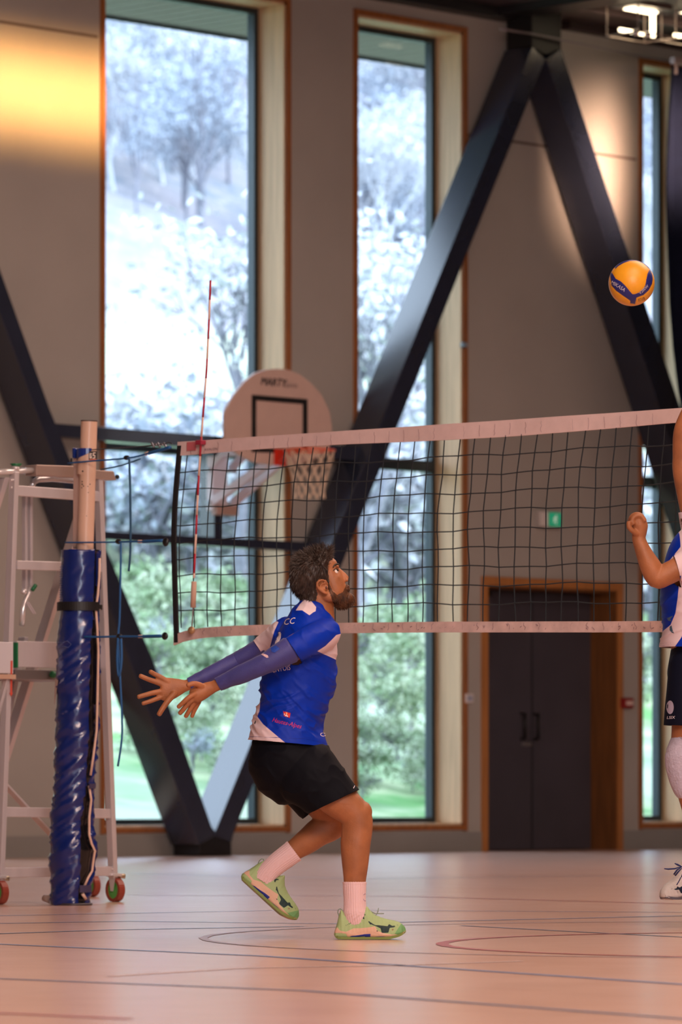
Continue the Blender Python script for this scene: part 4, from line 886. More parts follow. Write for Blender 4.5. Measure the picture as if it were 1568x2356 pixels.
def hairdo(body_me, inv, parent, m=1, seed=1):
    def th(PX, N_): 
        top = smoothstep((1330 - PX[:, 1]) / 50); fr_ = smoothstep((PX[:, 0] - 690) / 60)
        return (5.5 + 9 * top + 2.0 * top * fr_) / S1 * (1 + .18 * np.sin(PX[:, 0] * .35) * np.sin(PX[:, 1] * .3))
    m2, Q, N_, sd, PX = shell(body_me, inv, HAIRP, th, 9)
    h = link('hair', m2, hairm, parent, smooth=True)
    def fn(px, n, s, rs):
        top = min(1, max(0, (1322 - px[1]) / 40)); back = 1 - top; fr_ = min(1, max(0, (px[0] - 715) / 45)) * top
        flow = ((-.55 * top + .9 * fr_ - .1 * back) * m, 0, -1.5 * back + .35 * top + .15 * fr_)
        return (.012 + .016 * top + rs.uniform(0, .012)) * min(1, .3 + s / 10), flow, .35 + .55 * top, .22 + .3 * top
    st = strands(Q, N_, sd, PX, 5200, fn, seed, .0009); st.obj('hair_strands', hairm, parent, kind='stuff')
    def tb(PX, N_): return (1.0 + 6.0 * smoothstep((PX[:, 0] - 780) / 22) * smoothstep((PX[:, 1] - 1352) / 25) + 1.6 * smoothstep((PX[:, 1] - 1366) / 15)) / S1
    m3, Q, N_, sd, PX = shell(body_me, inv, BEARDP, tb, 5)
    b_ = link('beard', m3, beardm, parent, smooth=True)
    def fb(px, n, s, rs): return (.004 + .010 * min(1, max(0, (px[1] - 1350) / 40))) * rs.uniform(.5, 1.2) * min(1, .4 + s / 5), (.35 * m, 0, -.9), .45, .3
    strands(Q, N_, sd, PX, 3000, fb, seed + 1, .0007).obj('beard_strands', beardm, parent, kind='stuff')
def face_bits(T, k, parent, m=1):
    for sg in (-1, 1):
        c = Vector(T(771.3, 1316, sg * .0345)); g = Vector((.70 * m, sg * .52, .50)).normalized()
        e = MB().ell(c, (6.4 * k,) * 3, None, 20, 14).obj('eye', eyew, parent, smooth=True)
        MB().ell(c + g * 4.2 * k, (3.0 * k,) * 3, None, 14, 10).obj('iris', irism, e, smooth=True)
        MB().loft([(*T(x, y_, sg * d_), r_ * k, 2 * k) for x, y_, d_, r_ in [(766, 1306, .047, 1.4), (770, 1300.5, .042, 2.0), (776, 1298.5, .033, 2.1), (780, 1301, .020, 1.7)]], 10).obj('eyebrow', hairm, parent, smooth=True)
        MB().loft([(*T(x, y_, sg * d_), .9 * k, .9 * k) for x, y_, d_ in [(765.5, 1315, .048), (770, 1309.8, .0465), (776, 1310.3, .039), (779, 1314, .030)]], 8).obj('eyelashes', hairm, parent, smooth=True)
        MB().ell(T(750.5, 1353.5, sg * .0855), (2.2 * k, 2 * k, 3.2 * k)).obj('ear_canal', lipm, parent, smooth=True)
        MB().ell(T(798.5, 1336, sg * .0085), (2.1 * k, 2.0 * k, 1.4 * k)).obj('nostril', lipm, parent, smooth=True)
def decal(me, bvh, parent, name, m, off=.0015, par2=None):
    """lay a flat print onto the cloth below it (me: verts with y = ray start)"""
    P = coords(me)
    for i, p in enumerate(P):
        h = bvh.ray_cast(Vector((p[0], -1.5, p[2])), Vector((0, 1, 0)))
        P[i] = (p[0], (h[0].y if h[0] else 0) - off, p[2])
    setco(me, P); return link(name, me, m, parent)
def flat_text(T, s, body, px, py, h, rot=0, shear=0, ws=1):
    me = text_mesh(body, h / s * 1.4, shear=shear)
    bm = bmesh.new(); bm.from_mesh(me); bmesh.ops.subdivide_edges(bm, edges=[e for e in bm.edges if e.calc_length() > 3 / s], cuts=2, use_grid_fill=False); bmesh.ops.triangulate(bm, faces=bm.faces); bm.to_mesh(me); bm.free()
    P = coords(me); c, q = math.cos(rot), math.sin(rot); o = T(px, py); x = P[:, 0] * ws; setco(me, np.stack([o[0] + x * c - P[:, 1] * q, P[:, 1] * 0, o[2] + x * q + P[:, 1] * c], 1)); return me
def flat_poly(T, pts):
    me = bpy.data.meshes.new('p'); me.from_pydata([T(*p) for p in pts], [], [tuple(range(len(pts)))])
    bm = bmesh.new(); bm.from_mesh(me); bmesh.ops.triangulate(bm, faces=bm.faces); bmesh.ops.subdivide_edges(bm, edges=bm.edges, cuts=2, use_grid_fill=True); bm.to_mesh(me); bm.free(); return me
def sock(stations, par, n=120, ribs=30, m=None):
    mb = MB().loft(stations, n, sub=10, cap=False); me = mb.mesh('sock'); P = coords(me); Nn = normals(me); k = np.arange(len(P)) % n
    f = np.clip(np.arange(len(P)) // n / (len(P) / n), 0, 1)
    d_ = np.cos(k / n * 2 * math.pi * ribs) * .0009 + np.where(f > .75, np.sin(P[:, 2] * 900) * .0012, 0) + np.where(f < .06, .001, 0); setco(me, P + Nn * d_[:, None])
    return link('sock', me, m or sockm, par, smooth=True)
# ------------------------------------------------------------------ shoe, in its own frame (x forward, z up, origin under the heel)
def zpx(l): return [((740 + a / 7.127 - 768) / S1, (2159 - (1980 + b_ / 7.127)) / S1) for a, b_ in l]
SH = [zpx([(250, 1075), (300, 1135), (400, 1150), (520, 1095), (640, 1092), (760, 1080), (870, 1060), (900, 1130), (1000, 1172), (1130, 1192), (1250, 1195), (1345, 1150), (1310, 1215), (1180, 1262), (1000, 1240), (850, 1245), (700, 1222), (560, 1240), (420, 1245), (400, 1185), (300, 1172), (205, 1172), (225, 1110)]),
      zpx([(420, 1238), (490, 1214), (600, 1205), (700, 1188), (802, 1183), (787, 1240), (900, 1224), (1000, 1220), (1160, 1238), (1000, 1248), (870, 1264), (780, 1275), (715, 1268), (705, 1224), (560, 1236)]),
      zpx([(420, 1243), (560, 1238), (700, 1227), (700, 1262), (560, 1278), (430, 1265)]),
      zpx([(1185, 1185), (1240, 1100), (1290, 1025), (1320, 1010), (1380, 1060), (1370, 1120), (1310, 1168), (1240, 1195)]),
      [zpx(q) for q in ([(745, 958), (800, 998), (870, 1036), (960, 1048), (1070, 1060), (1090, 1040), (1060, 1022), (1100, 1030), (1150, 1055), (1210, 1050), (1180, 1078), (1105, 1088), (1085, 1165), (972, 1172), (965, 1100), (900, 1068), (820, 1038), (768, 1012)], [(375, 1050), (540, 970), (548, 985), (390, 1060)], [(640, 905), (705, 862), (718, 872), (682, 908), (708, 945), (680, 948)], [(620, 1062), (700, 1068), (790, 1042), (797, 1052), (700, 1083), (622, 1080)], [(885, 1120), (915, 1135), (940, 1105), (950, 1112), (915, 1148), (885, 1140)], [(1215, 1040), (1260, 1038), (1240, 1048)])],
      zpx([(990, 1118), (1062, 1118), (1055, 1146), (985, 1150)]), zpx([(1092, 1132), (1185, 1088), (1150, 1152), (1100, 1148)])]
TOPX = [768, 771, 776, 780, 784, 790, 800, 812, 824, 835, 843, 850, 860, 875, 890, 905, 918, 927, 931, 933]
TOPY = [2146, 2136, 2118, 2102, 2091, 2097, 2106, 2110, 2104, 2093, 2083, 2092, 2102, 2109, 2113, 2116, 2120, 2127, 2133, 2140]
BOTX = [768, 772, 780, 870, 895, 915, 927, 933]; BOTY = [2149, 2156, 2159, 2159, 2158, 2153, 2147, 2142]
WX_ = [768, 772, 785, 810, 850, 880, 905, 922, 930, 933]; WY_ = [6, 13, 18, 20, 23, 27, 26, 19, 10, 3]
def shoe(M, parent, shoem, lacem, seed=0, laces=True, cols=None):
    mb = MB(); n = 56; xs = list(np.linspace(768, 784, 14)) + list(np.linspace(785, 918, 80)) + list(np.linspace(918.5, 933, 16))
    for i, x in enumerate(xs):
        zt = (2159 - np.interp(x, TOPX, TOPY)) / S1; zb = (2159 - np.interp(x, BOTX, BOTY)) / S1; w_ = np.interp(x, WX_, WY_) / S1
        for k in range(n):
            a = 2 * math.pi * k / n; ca, sa = math.cos(a), math.sin(a)
            cy = math.copysign(abs(ca) ** .72, ca); cz = math.copysign(abs(sa) ** (.55 if sa < 0 else .95), sa)
            t_ = (cz + 1) / 2; hh = (zt - zb); ww = w_ * (1 - .42 * max(0, t_ - .3) ** 1.2) * (1 - .12 * (1 if .28 < t_ < .42 else 0) * 0)
            if t_ < .3 * 40 / max(40, hh * S1): ww *= 1.06
            mb.v.append(((x - 768) / S1, ww * cy, zb + hh * t_))
            if i: o = i * n; mb.f.append((o - n + k, o - n + (k + 1) % n, o + (k + 1) % n, o + k))
    mb.f += [tuple(range(n)), tuple(range(len(mb.v) - n, len(mb.v)))]
    me = mb.mesh('upper'); P = coords(me); PX = P[:, [0, 2]]; Nn = normals(me)
    layers = [[SH[0]], [SH[1]], [SH[2]], [SH[3]], SH[4], [SH[5]], [SH[6]]]; set_layers(me, PX * 1000, [[np.array(q) * 1000 for q in l] for l in layers])
    mids = np.max([sdf_poly(PX, SH[0]), sdf_poly(PX, SH[1])], 0); d_ = smoothstep(mids / .002) * .0022 + np.sin(PX[:, 0] * 420) * .0004 * (PX[:, 1] > .03)
    dk = np.max([sdf_poly(PX, q) for q in SH[4]], 0); d_ += smoothstep(dk / .0015) * .0008
    setco(me, P + Nn * d_[:, None]); me.transform(M); s_ = link('shoe', me, shoem, parent, smooth=True)
    def z(a, b_, y): q = zpx([(a, b_)])[0]; return M @ Vector((q[0], y, q[1]))
    def tb(l, r_, nm, m_): P_ = [z(*q) for q in l]; MB().tube(P_, r_, 6).obj(nm, m_, s_, smooth=True)
    # sole
    so_ = MB(); xs2 = np.linspace(770, 931, 24)
    for i, x in enumerate(xs2):
        zb = (2159 - np.interp(x, BOTX, BOTY)) / S1; w_ = np.interp(x, WX_, WY_) / S1 * 1.08; 
        for yy, zz in ((-w_, zb + .010), (-w_ * .95, zb - .001), (w_ * .95, zb - .001), (w_, zb + .010)): so_.v.append(((x - 768) / S1, yy, max(zz, 0.0005) if zz < .002 else zz))
        if i:
            for e in range(4): so_.f.append((4 * i - 4 + e, 4 * i - 4 + (e + 1) % 4, 4 * i + (e + 1) % 4, 4 * i + e))
    so_.f += [(0, 1, 2, 3), (92, 95, 94, 93)]; mm = so_.mesh('outsole'); mm.transform(M); link('outsole', mm, cols or mat('outsole_olive', (.20, .27, .07), .5, var=.1), s_)
    tb([(335, 812, 0), (300, 778, 0), (268, 795, 0), (262, 840, 0), (285, 905, 0), (318, 960, .0)], .0022, 'heel_loop', lacem)
    if laces:
        tb([(760, 800, -.006), (820, 850, -.010), (850, 900, -.013), (830, 940, -.015)], .0019, 'lace', lacem); tb([(925, 768, -.004), (912, 830, -.008), (880, 890, -.012), (855, 912, -.013)], .0019, 'lace', lacem)
        tb([(1012, 857, -.004), (930, 858, -.008), (870, 856, -.010), (800, 822, -.008)], .0019, 'lace', lacem)
        for a0, b0, a1, b1 in ((862, 905, 905, 1012), (915, 940, 968, 1035), (975, 955, 1003, 1025)): tb([(a0, b0, -.004), ((a0 + a1) / 2, (b0 + b1) / 2, -.022), (a1, b1, -.030)], .0022, 'lace', lacem)
    return s_
shoe_cols = [(.66, .42, .30), (.02, .03, .26), (.62, .55, .28), (.16, .36, .14), (.008, .03, .03), (.30, .44, .18), (.28, .18, .09)]
shoem = layered('shoe_green', (.34, .46, .21), shoe_cols, rough=.55, soft=.35, bump=.2, bscale=420, spec=.35)
lacem = mat('lace_grey_green', (.20, .24, .18), .8)
# ------------------------------------------------------------------ athlete in the middle
T, inv, _ = mk(850, 2160, S1); K = 1 / S1
p0 = onF(850, 2160)
ath = thing('person', (p0.x, p0.y, 0), 'bearded player in blue jersey and black shorts stepping forward, both arms swung back, looking up', 'person', rz=-TH, world=False)
def Lo(mb, st, n=24, sub=4): return mb.loft([(*T(px, py, y), ra * K, rb) for px, py, y, ra, rb in st], n, sub)
mb = MB(); head_parts(mb, T, K)
Lo(mb, [(728, 1415, 0, 40, .06), (712, 1450, 0, 58, .12), (695, 1520, 0, 66, .14), (682, 1590, 0, 62, .13), (668, 1650, 0, 62, .135), (660, 1710, 0, 62, .135), (668, 1750, 0, 60, .135)], 32)
NEARM = [(735, 1462, -.12, 34, .06), (705, 1480, -.20, 32, .058), (668, 1499, -.235, 28.5, .053), (622, 1525, -.25, 22.5, .044), (606, 1533, -.25, 21, .04), (560, 1553, -.235, 19, .036), (525, 1568, -.22, 15, .028), (503, 1578, -.21, 13.5, .024), (488, 1585, -.205, 13.5, .021)]
FARM = [(655, 1448, .10, 30, .06), (622, 1470, .18, 25, .05), (590, 1489, .21, 19, .045), (550, 1512, .22, 17.5, .04), (536, 1520, .22, 18, .038), (492, 1543, .20, 16.5, .034), (450, 1563, .18, 13.5, .027), (430, 1573, .17, 13, .023), (414, 1579, .165, 14, .02)]
Lo(mb, NEARM); Lo(mb, FARM)
# far hand: open palm towards us, fingers spread
Lo(mb, [(424, 1575, .168, 13, .019), (405, 1579, .16, 21, .018), (386, 1583, .155, 27, .017), (370, 1584, .15, 27, .015)], 20)
def finger(pts, r=5.2, taper=.82):
    r *= 1.24
    n_ = len(pts); Lo(mb, [(x, y_, d_, r * (1 - (1 - taper) * i / (n_ - 1)), r * K * (1 - (1 - taper) * i / (n_ - 1))) for i, (x, y_, d_) in enumerate(pts)], 12, 3)
finger([(384, 1568, .15), (368, 1557, .145), (352, 1549, .14), (342, 1543, .13)], 5.4)
finger([(376, 1575, .15), (355, 1567, .14), (335, 1560, .13), (319, 1553, .12)], 5.5)
finger([(372, 1588, .15), (350, 1592, .14), (332, 1597, .13), (315, 1602, .12)], 5.5)
finger([(374, 1599, .15), (354, 1607, .145), (338, 1613, .14), (325, 1617, .13)], 5.0)
finger([(398, 1594, .14), (383, 1612, .12), (372, 1628, .11), (363, 1643, .105)], 6.2, .8)
# near hand: seen from its edge, fingers pointing down-left
Lo(mb, [(494, 1582, -.207, 13.5, .022), (478, 1589, -.205, 17, .024), (462, 1597, -.205, 19, .027), (450, 1604, -.205, 18, .026)], 20)
finger([(452, 1598, -.225), (438, 1607, -.235), (426, 1618, -.235), (414, 1629, -.23)], 5.2)
finger([(452, 1606, -.212), (438, 1619, -.215), (427, 1632, -.212), (417, 1643, -.205)], 5.4)
finger([(456, 1612, -.198), (445, 1626, -.195), (437, 1639, -.19), (430, 1650, -.18)], 5.2)
finger([(461, 1615, -.185), (454, 1628, -.18), (448, 1640, -.172), (444, 1650, -.165)], 4.8)
finger([(472, 1583, -.215), (458, 1577, -.235), (446, 1576, -.245), (436, 1580, -.25)], 5.8)
# legs
Lo(mb, [(684, 1764, -.06, 50, .06), (728, 1792, -.09, 50, .075), (775, 1838, -.10, 43, .075), (806, 1862, -.10, 37.5, .066), (820, 1882, -.10, 36, .06), (821, 1910, -.10, 35.5, .058), (818, 1940, -.10, 34.5, .060), (817, 1970, -.10, 32, .056), (816, 2003, -.10, 28.5, .048), (815, 2032, -.10, 25, .041), (815, 2070, -.10, 22, .036), (815, 2105, -.10, 22, .034)], 28)
mb.ell(T(832, 1868, -.10), (24 * K, .05, 26 * K))
Lo(mb, [(668, 1762, .06, 48, .06), (705, 1795, .09, 52, .08), (742, 1850, .10, 41, .07), (768, 1880, .10, 35, .062), (772, 1893, .10, 33, .058), (754, 1905, .10, 33.5, .058), (733, 1915, .10, 33.5, .058), (706, 1936, .10, 29.5, .052), (676, 1957, .10, 25, .043), (646, 1982, .10, 21.5, .036), (618, 2004, .10, 21, .034)], 28)
body_me = remesh(mb, .0033, 5, .5)
P = coords(body_me); Nn = normals(body_me); PX = inv(P)
# sockets of the eyes, calf and knee relief, tendons of the near hand
hd = PX[:, 1] < 1440
for sg in (-1, 1):
    c = np.array(T(776, 1316, sg * .031)); d2 = ((P - c) ** 2).sum(1); P[hd] += np.outer(np.exp(-d2[hd] / (2 * .006 ** 2)), np.array([-.004, -sg * .004, .001]))
lg = PX[:, 1] > 1850; P[lg] += Nn[lg] * (fbm(P[lg], (14, 14, 7), 2.0, 2) * .0022)[:, None]
setco(body_me, P); body = link('body', body_me, skin, ath, smooth=True)
hairdo(body_me, inv, ath, 1, 3); face_bits(T, K, ath)
# jersey
mb = MB()
Lo(mb, [(722, 1398, 0, 38, .072), (718, 1415, 0, 50, .12), (714, 1440, 0, 60, .165), (706, 1475, 0, 70, .18), (697, 1515, 0, 79, .175), (688, 1555, 0, 86, .17), (679, 1600, 0, 82, .165), (667, 1645, 0, 77, .168), (660, 1690, 0, 87, .180), (661, 1735, 0, 97, .186)], 48, 6)
Lo(mb, [(742, 1462, -.10, 38, .085), (722, 1474, -.17, 37, .07), (700, 1485, -.215, 34, .064), (674, 1497, -.235, 31, .058), (640, 1513, -.245, 29, .056)], 28)
Lo(mb, [(662, 1450, .09, 34, .08), (632, 1464, .16, 28, .066), (605, 1478, .195, 22, .056), (575, 1495, .21, 20, .052)], 28)
me = remesh(mb, .0042, 8, .6)
def hem(me, a, b_, y, s, rad=70, T=T, K=K):
    A = Vector(T(a[0], a[1], y)); B = Vector(T(b_[0], b_[1], y)); e = (B - A).normalized(); n = e.cross(Vector((0, 1, 0))); n = n if n.x * s[0] - n.z * s[1] > 0 else -n; cut(me, (A + B) / 2, n, rad * K)
hem(me, (656, 1466), (692, 1522), -.235, (-1, 0), 52); hem(me, (580, 1470), (604, 1506), .20, (-1, 0), 42); hem(me, (566, 1701), (754, 1718), 0, (0, 1), 150)
P = coords(me); Nn = normals(me); PX = inv(P)
u1 = PX[:, 0] * .0085 + PX[:, 1] * .0055; v1 = PX[:, 1] * .020 - PX[:, 0] * .018
g = fbm(np.stack([u1, v1 + P[:, 1] * 2, P[:, 1] * 3], 1), (1, 1, 1), 5.0, 3); rid = (1 - np.abs(g) * 2.0).clip(0, 1) ** 2
g2 = fbm(np.stack([PX[:, 0] * .012, PX[:, 1] * .032 + PX[:, 0] * .01, P[:, 1] * 3], 1), (1, 1, 1), 9.0, 2); rid2 = (1 - np.abs(g2) * 2.2).clip(0, 1) ** 2
waist = np.exp(-((PX[:, 1] - 1605) / 55) ** 2) * smoothstep((720 - PX[:, 0]) / 90); low = smoothstep((PX[:, 1] - 1500) / 60)
d_ = rid * (.003 + .006 * low) * (1 - .5 * waist) + rid2 * .010 * waist - .004 * low + g * .003
edge = np.minimum(1, np.maximum(.15, (1712 - PX[:, 1]) / 30)); setco(me, P + Nn * (d_ * edge)[:, None])
P = coords(me); PX = inv(P)
white_polys = [[(680, 1406), (690, 1390), (700, 1380), (716, 1384), (727, 1398), (726, 1408), (720, 1411), (712, 1418), (695, 1406)],
               [(730, 1502), (748, 1490), (765, 1473), (773, 1464), (800, 1455), (800, 1532), (777, 1520), (752, 1510)],
               [(640, 1430), (630, 1452), (620, 1486), (617, 1500), (600, 1520), (560, 1520), (560, 1440), (620, 1420)],
               [(599, 1612), (597, 1637), (592, 1649), (606, 1667), (645, 1700), (660, 1712), (620, 1745), (530, 1745), (540, 1612)]]
cuff = [[(568, 1694), (700, 1700), (760, 1712), (760, 1713.5), (700, 1701.5), (568, 1695.5)]]
set_layers(me, PX, [white_polys, cuff])
shirtm = layered('jersey_blue', BLUE, [WHITE, (.003, .016, .22)], rough=.5, soft=.5, bump=.15, bscale=500, spec=.18)
jersey = link('jersey', me, shirtm, ath, smooth=True); q = jersey.modifiers.new('s', 'SOLIDIFY'); q.thickness = .0025; q.offset = -1
bv = BVHTree.FromPolygons([tuple(v.co) for v in me.vertices], [tuple(p.vertices) for p in me.polygons])
prw = mat('print_white', (.75, .66, .72), .5); prm = mat('print_magenta', (.50, .01, .10), .5); prr = mat('print_red', (.60, .02, .015), .5); pry = mat('print_yellow', (.85, .5, .25), .5)
decal(flat_text(T, S1, 'CC', 664, 1432, 15, .10, .35, .9), bv, ath, 'back_print', prw)
decal(flat_text(T, S1, 'ENTOIS', 648, 1541, 12, .14, .12, .72), bv, ath, 'back_print', prw)
for pl in ([(647, 1458), (638, 1466), (633, 1478), (631, 1490), (637, 1492), (641, 1480), (646, 1470)], [(638, 1456), (645, 1455), (646, 1461), (640, 1463)]): decal(flat_poly(T, pl), bv, ath, 'back_emblem', prw)
decal(flat_poly(T, [(652, 1637), (669, 1642), (667, 1653), (654, 1649)]), bv, ath, 'flag_print', prr)
for pl, mm in (([(658, 1641), (661, 1640), (662, 1644), (659, 1645)], pry), ([(660, 1645), (664, 1650), (661, 1651), (659, 1648), (657, 1650), (656, 1647)], prw), ([(654, 1643), (656, 1643), (656, 1646), (654, 1646)], prw)): decal(flat_poly(T, pl), bv, ath, 'flag_print', mm, .0022)
decal(flat_text(T, S1, 'Hautes-Alpes', 660, 1665, 10.5, -.24, .3, .86), bv, ath, 'hem_print', prm)
decal(flat_poly(T, [(585, 1664), (588, 1657), (589, 1661), (587, 1667)]), bv, ath, 'hem_mark', ink)
ov = [(743 + 6.5 * math.cos(a), 1690 + 4.5 * math.sin(a)) for a in np.linspace(.3, 5.6, 16)]; ovi = [(743 + 5 * math.cos(a), 1690 + 3 * math.sin(a)) for a in np.linspace(5.6, .3, 16)]
me_ = bpy.data.meshes.new('ring'); me_.from_pydata([T(*p) for p in ov + ovi], [], [(i, i + 1, 30 - i, 31 - i) for i in range(15)]); decal(me_, bv, ath, 'hem_emblem', prw)
# cuff edge of the near sleeve, catching the warm light
# compression sleeves
def armsleeve(st, grow, a0, a1, y):
    mb = MB(); Lo(mb, [(x, y_, d_, ra + grow, rb + grow * K) for x, y_, d_, ra, rb in st], 40, 8); me = mb.mesh('arm_sleeve')
    for (a, b_, sgn, rad) in (a0, a1): hem(me, a, b_, y, sgn, rad)
    P = coords(me); Nn = normals(me); px_ = inv(P); g = fbm(np.stack([px_[:, 0] * .05 + px_[:, 1] * .02, px_[:, 1] * .012, P[:, 1] * 8], 1), (1, 1, 1), 4, 2); r_ = (1 - np.abs(g) * 2.5).clip(0, 1) ** 2
    setco(me, P + Nn * (r_ * .0018)[:, None]); o = link('arm_sleeve', me, sleevem, ath, smooth=True); return o, me
o1, ms1 = armsleeve([q for q in NEARM[2:8]], 2.2, ((660, 1470), (690, 1520), (1, 0), 40), ((496, 1563), (512, 1593), (-1, 0), 30), -.215)
o2, ms2 = armsleeve([q for q in FARM[1:8]], 2.2, ((590, 1466), (610, 1500), (1, 0), 36), ((428, 1562), (440, 1590), (-1, 0), 26), .175)
bv2 = BVHTree.FromPolygons([tuple(v.co) for v in ms1.vertices], [tuple(p.vertices) for p in ms1.polygons])
decal(flat_poly(T, [(603, 1506), (609, 1508), (618, 1512), (620, 1517), (616, 1518), (608, 1513), (603, 1510)]), bv2, ath, 'sleeve_mark', mat('sleeve_mark', (.62, .42, .45), .6))
decal(flat_poly(T, [(624, 1494), (636, 1489), (646, 1497), (634, 1506), (627, 1504)]), bv2, ath, 'sleeve_patch', mat('sleeve_patch', (.01, .05, .33), .6))
# shorts
mb = MB()
Lo(mb, [(655, 1675, 0, 66, .140), (657, 1705, 0, 78, .155), (664, 1742, 0, 95, .176), (678, 1772, 0, 94, .17), (690, 1792, 0, 84, .14)], 44, 6)
Lo(mb, [(690, 1765, -.06, 72, .10), (708, 1782, -.09, 76, .108), (740, 1812, -.10, 67, .102), (771, 1845, -.10, 61, .10), (800, 1876, -.10, 60, .10)], 36, 6)
Lo(mb, [(662, 1762, .06, 68, .10), (684, 1788, .09, 64, .10), (708, 1822, .10, 55, .095), (728, 1848, .10, 52, .09)], 36, 6)
me = remesh(mb, .0045, 7, .6)
hem(me, (717, 1868), (828, 1815), -.10, (0, 1), 72); hem(me, (690, 1889), (752, 1838), .10, (0, 1), 66); hem(me, (560, 1690), (760, 1700), 0, (0, -1), 150)
P = coords(me); Nn = normals(me); PX = inv(P); g = fbm(np.stack([PX[:, 0] * .014 + PX[:, 1] * .004, PX[:, 1] * .018 - PX[:, 0] * .012, P[:, 1] * 3], 1), (1, 1, 1), 2.0, 2); rid = (1 - np.abs(g) * 2).clip(0, 1) ** 2
setco(me, P + Nn * (rid * .005 - .001)[:, None])
shortm = mat('shorts_black', (.0025, .003, .006), .7, spec=.12, bump=.1, bscale=400)
sh_ = link('shorts', me, shortm, ath, smooth=True); q = sh_.modifiers.new('s', 'SOLIDIFY'); q.thickness = .003; q.offset = -1
bv3 = BVHTree.FromPolygons([tuple(v.co) for v in me.vertices], [tuple(p.vertices) for p in me.polygons])
decal(flat_poly(T, [(812, 1813), (815, 1807), (816, 1808), (813, 1814)]), bv3, ath, 'shorts_mark', prw)
# socks and shoes
so1 = sock([(*T(815, 2028, -.10), 26.5 * K, .044), (*T(815, 2045, -.10), 26 * K, .043), (*T(815.5, 2065, -.10), 25 * K, .041), (*T(816, 2085, -.10), 25.5 * K, .040), (*T(817, 2100, -.10), 27 * K, .040), (*T(822, 2125, -.10), 27 * K, .032)], ath)
so2 = sock([(*T(676, 1958, .10), 26.5 * K, .044), (*T(660, 1970, .10), 26 * K, .043), (*T(640, 1985, .10), 25 * K, .041), (*T(624, 1999, .10), 24 * K, .040), (*T(612, 2012, .10), 25 * K, .038), (*T(602, 2028, .10), 26 * K, .032)], ath)
MB().tube([T(839 + 4.5 * math.cos(a) * 1, 2063 + 8 * math.sin(a), -.125 + .0 * a) for a in np.linspace(1.2, 5.0, 12)], .0009, 5).obj('sock_emblem', mat('emblem_violet', (.10, .05, .16), .7), ath)
M1 = Matrix.Translation(Vector(T(768, 2159, -.10))); shoe(M1, ath, shoem, lacem)
ang = math.atan2(103, 114); M2 = Matrix.Translation(Vector(T(548, 2020, .10))) @ Matrix.Rotation(ang, 4, 'Y') @ Matrix.Rotation(math.radians(-6), 4, 'X'); shoe(M2, ath, shoem, lacem, laces=False)
# ------------------------------------------------------------------ second player cut by the right edge
S2 = 516.0
T2, inv2, _ = mk(1600, HY, S2, CH); K2 = 1 / S2
pp = CAM + ray(1600, HY) * 21.3
pl = thing('person', (pp.x, pp.y, 0), 'airborne player in white and blue jersey with white knee pad, cut by the right edge', 'person', rz=-TH, world=False)
def L2(mb, st, n=24, sub=4): return mb.loft([(*T2(px, py, y), ra * K2, rb) for px, py, y, ra, rb in st], n, sub)
mb = MB()
HX, HZ = 1645.0, 1168.0; k2 = 1 / S1
def TH2(px, py, y): a = T2(HX, HZ, 0); return (a[0] - (px - 741) / S1, y, a[2] - (py - 1351) / S1)
def invh(P): a = T2(HX, HZ, 0); P = np.asarray(P); return np.stack([741 - (P[:, 0] - a[0]) * S1, 1351 - (P[:, 2] - a[2]) * S1], 1)
head_parts(mb, TH2, k2, -1)
L2(mb, [(1625, 1225, 0, 40, .07), (1604, 1262, 0, 54, .15), (1590, 1320, 0, 54, .15), (1588, 1400, 0, 48, .14), (1592, 1480, 0, 50, .15), (1596, 1540, 0, 50, .15)], 32)
ARM = [(1612, 1275, -.16, 31, .06), (1580, 1300, -.20, 27, .052), (1550, 1314, -.21, 26, .05), (1520, 1329, -.215, 25.5, .048), (1503, 1334, -.215, 25, .045), (1488, 1308, -.22, 24, .043), (1472, 1275, -.22, 18.5, .037), (1462, 1247, -.22, 15.5, .027), (1463, 1232, -.22, 17, .03), (1463, 1216, -.22, 19.5, .036), (1461, 1204, -.22, 16, .036)]
L2(mb, ARM, 28)
def f2(pts, r=5.0):
    L2(mb, [(x, y_, d_, r, r * K2) for x, y_, d_ in pts], 12, 3)
for i, (dx, dy) in enumerate([(0, 0), (-1, -3), (-2, -4), (-3, -1)]):
    yy = -.252 + i * .020; f2([(1474 + dx, 1206 + dy, yy), (1466 + dx, 1195 + dy, yy), (1454 + dx, 1195 + dy, yy), (1446 + dx, 1203 + dy, yy), (1449 + dx, 1213 + dy, yy)], 5.6)
f2([(1456, 1236, -.245), (1445, 1228, -.258), (1438, 1220, -.262), (1438, 1210, -.262)], 6)
L2(mb, [(1616, 1262, .14, 32, .06), (1600, 1180, .18, 28, .05), (1582, 1085, .19, 28, .048), (1580, 1045, .19, 27, .045), (1579, 990, .17, 25, .042), (1589, 950, .15, 21, .032), (1600, 920, .14, 17, .02), (1608, 895, .14, 21, .015), (1613, 870, .14, 21, .013)], 24)
for (x, a_) in ((1598, -6), (1608, 0), (1618, 7), (1628, 13)): f2([(x, 880, .14), (x + a_ * .4, 860, .135), (x + a_ * .8, 840, .125), (x + a_ * 1.1, 825, .11)], 5)
f2([(1598, 905, .13), (1588, 893, .12), (1582, 880, .115), (1580, 868, .11)], 5.6)
L2(mb, [(1592, 1530, -.09, 52, .09), (1588, 1600, -.10, 46, .08), (1582, 1680, -.10, 42, .072), (1573, 1740, -.10, 36, .062), (1572, 1770, -.10, 34, .058), (1584, 1815, -.10, 33, .056), (1598, 1870, -.10, 31, .052), (1610, 1930, -.10, 24, .04), (1616, 1985, -.10, 20, .034), (1610, 2020, -.10, 20, .034)], 24)
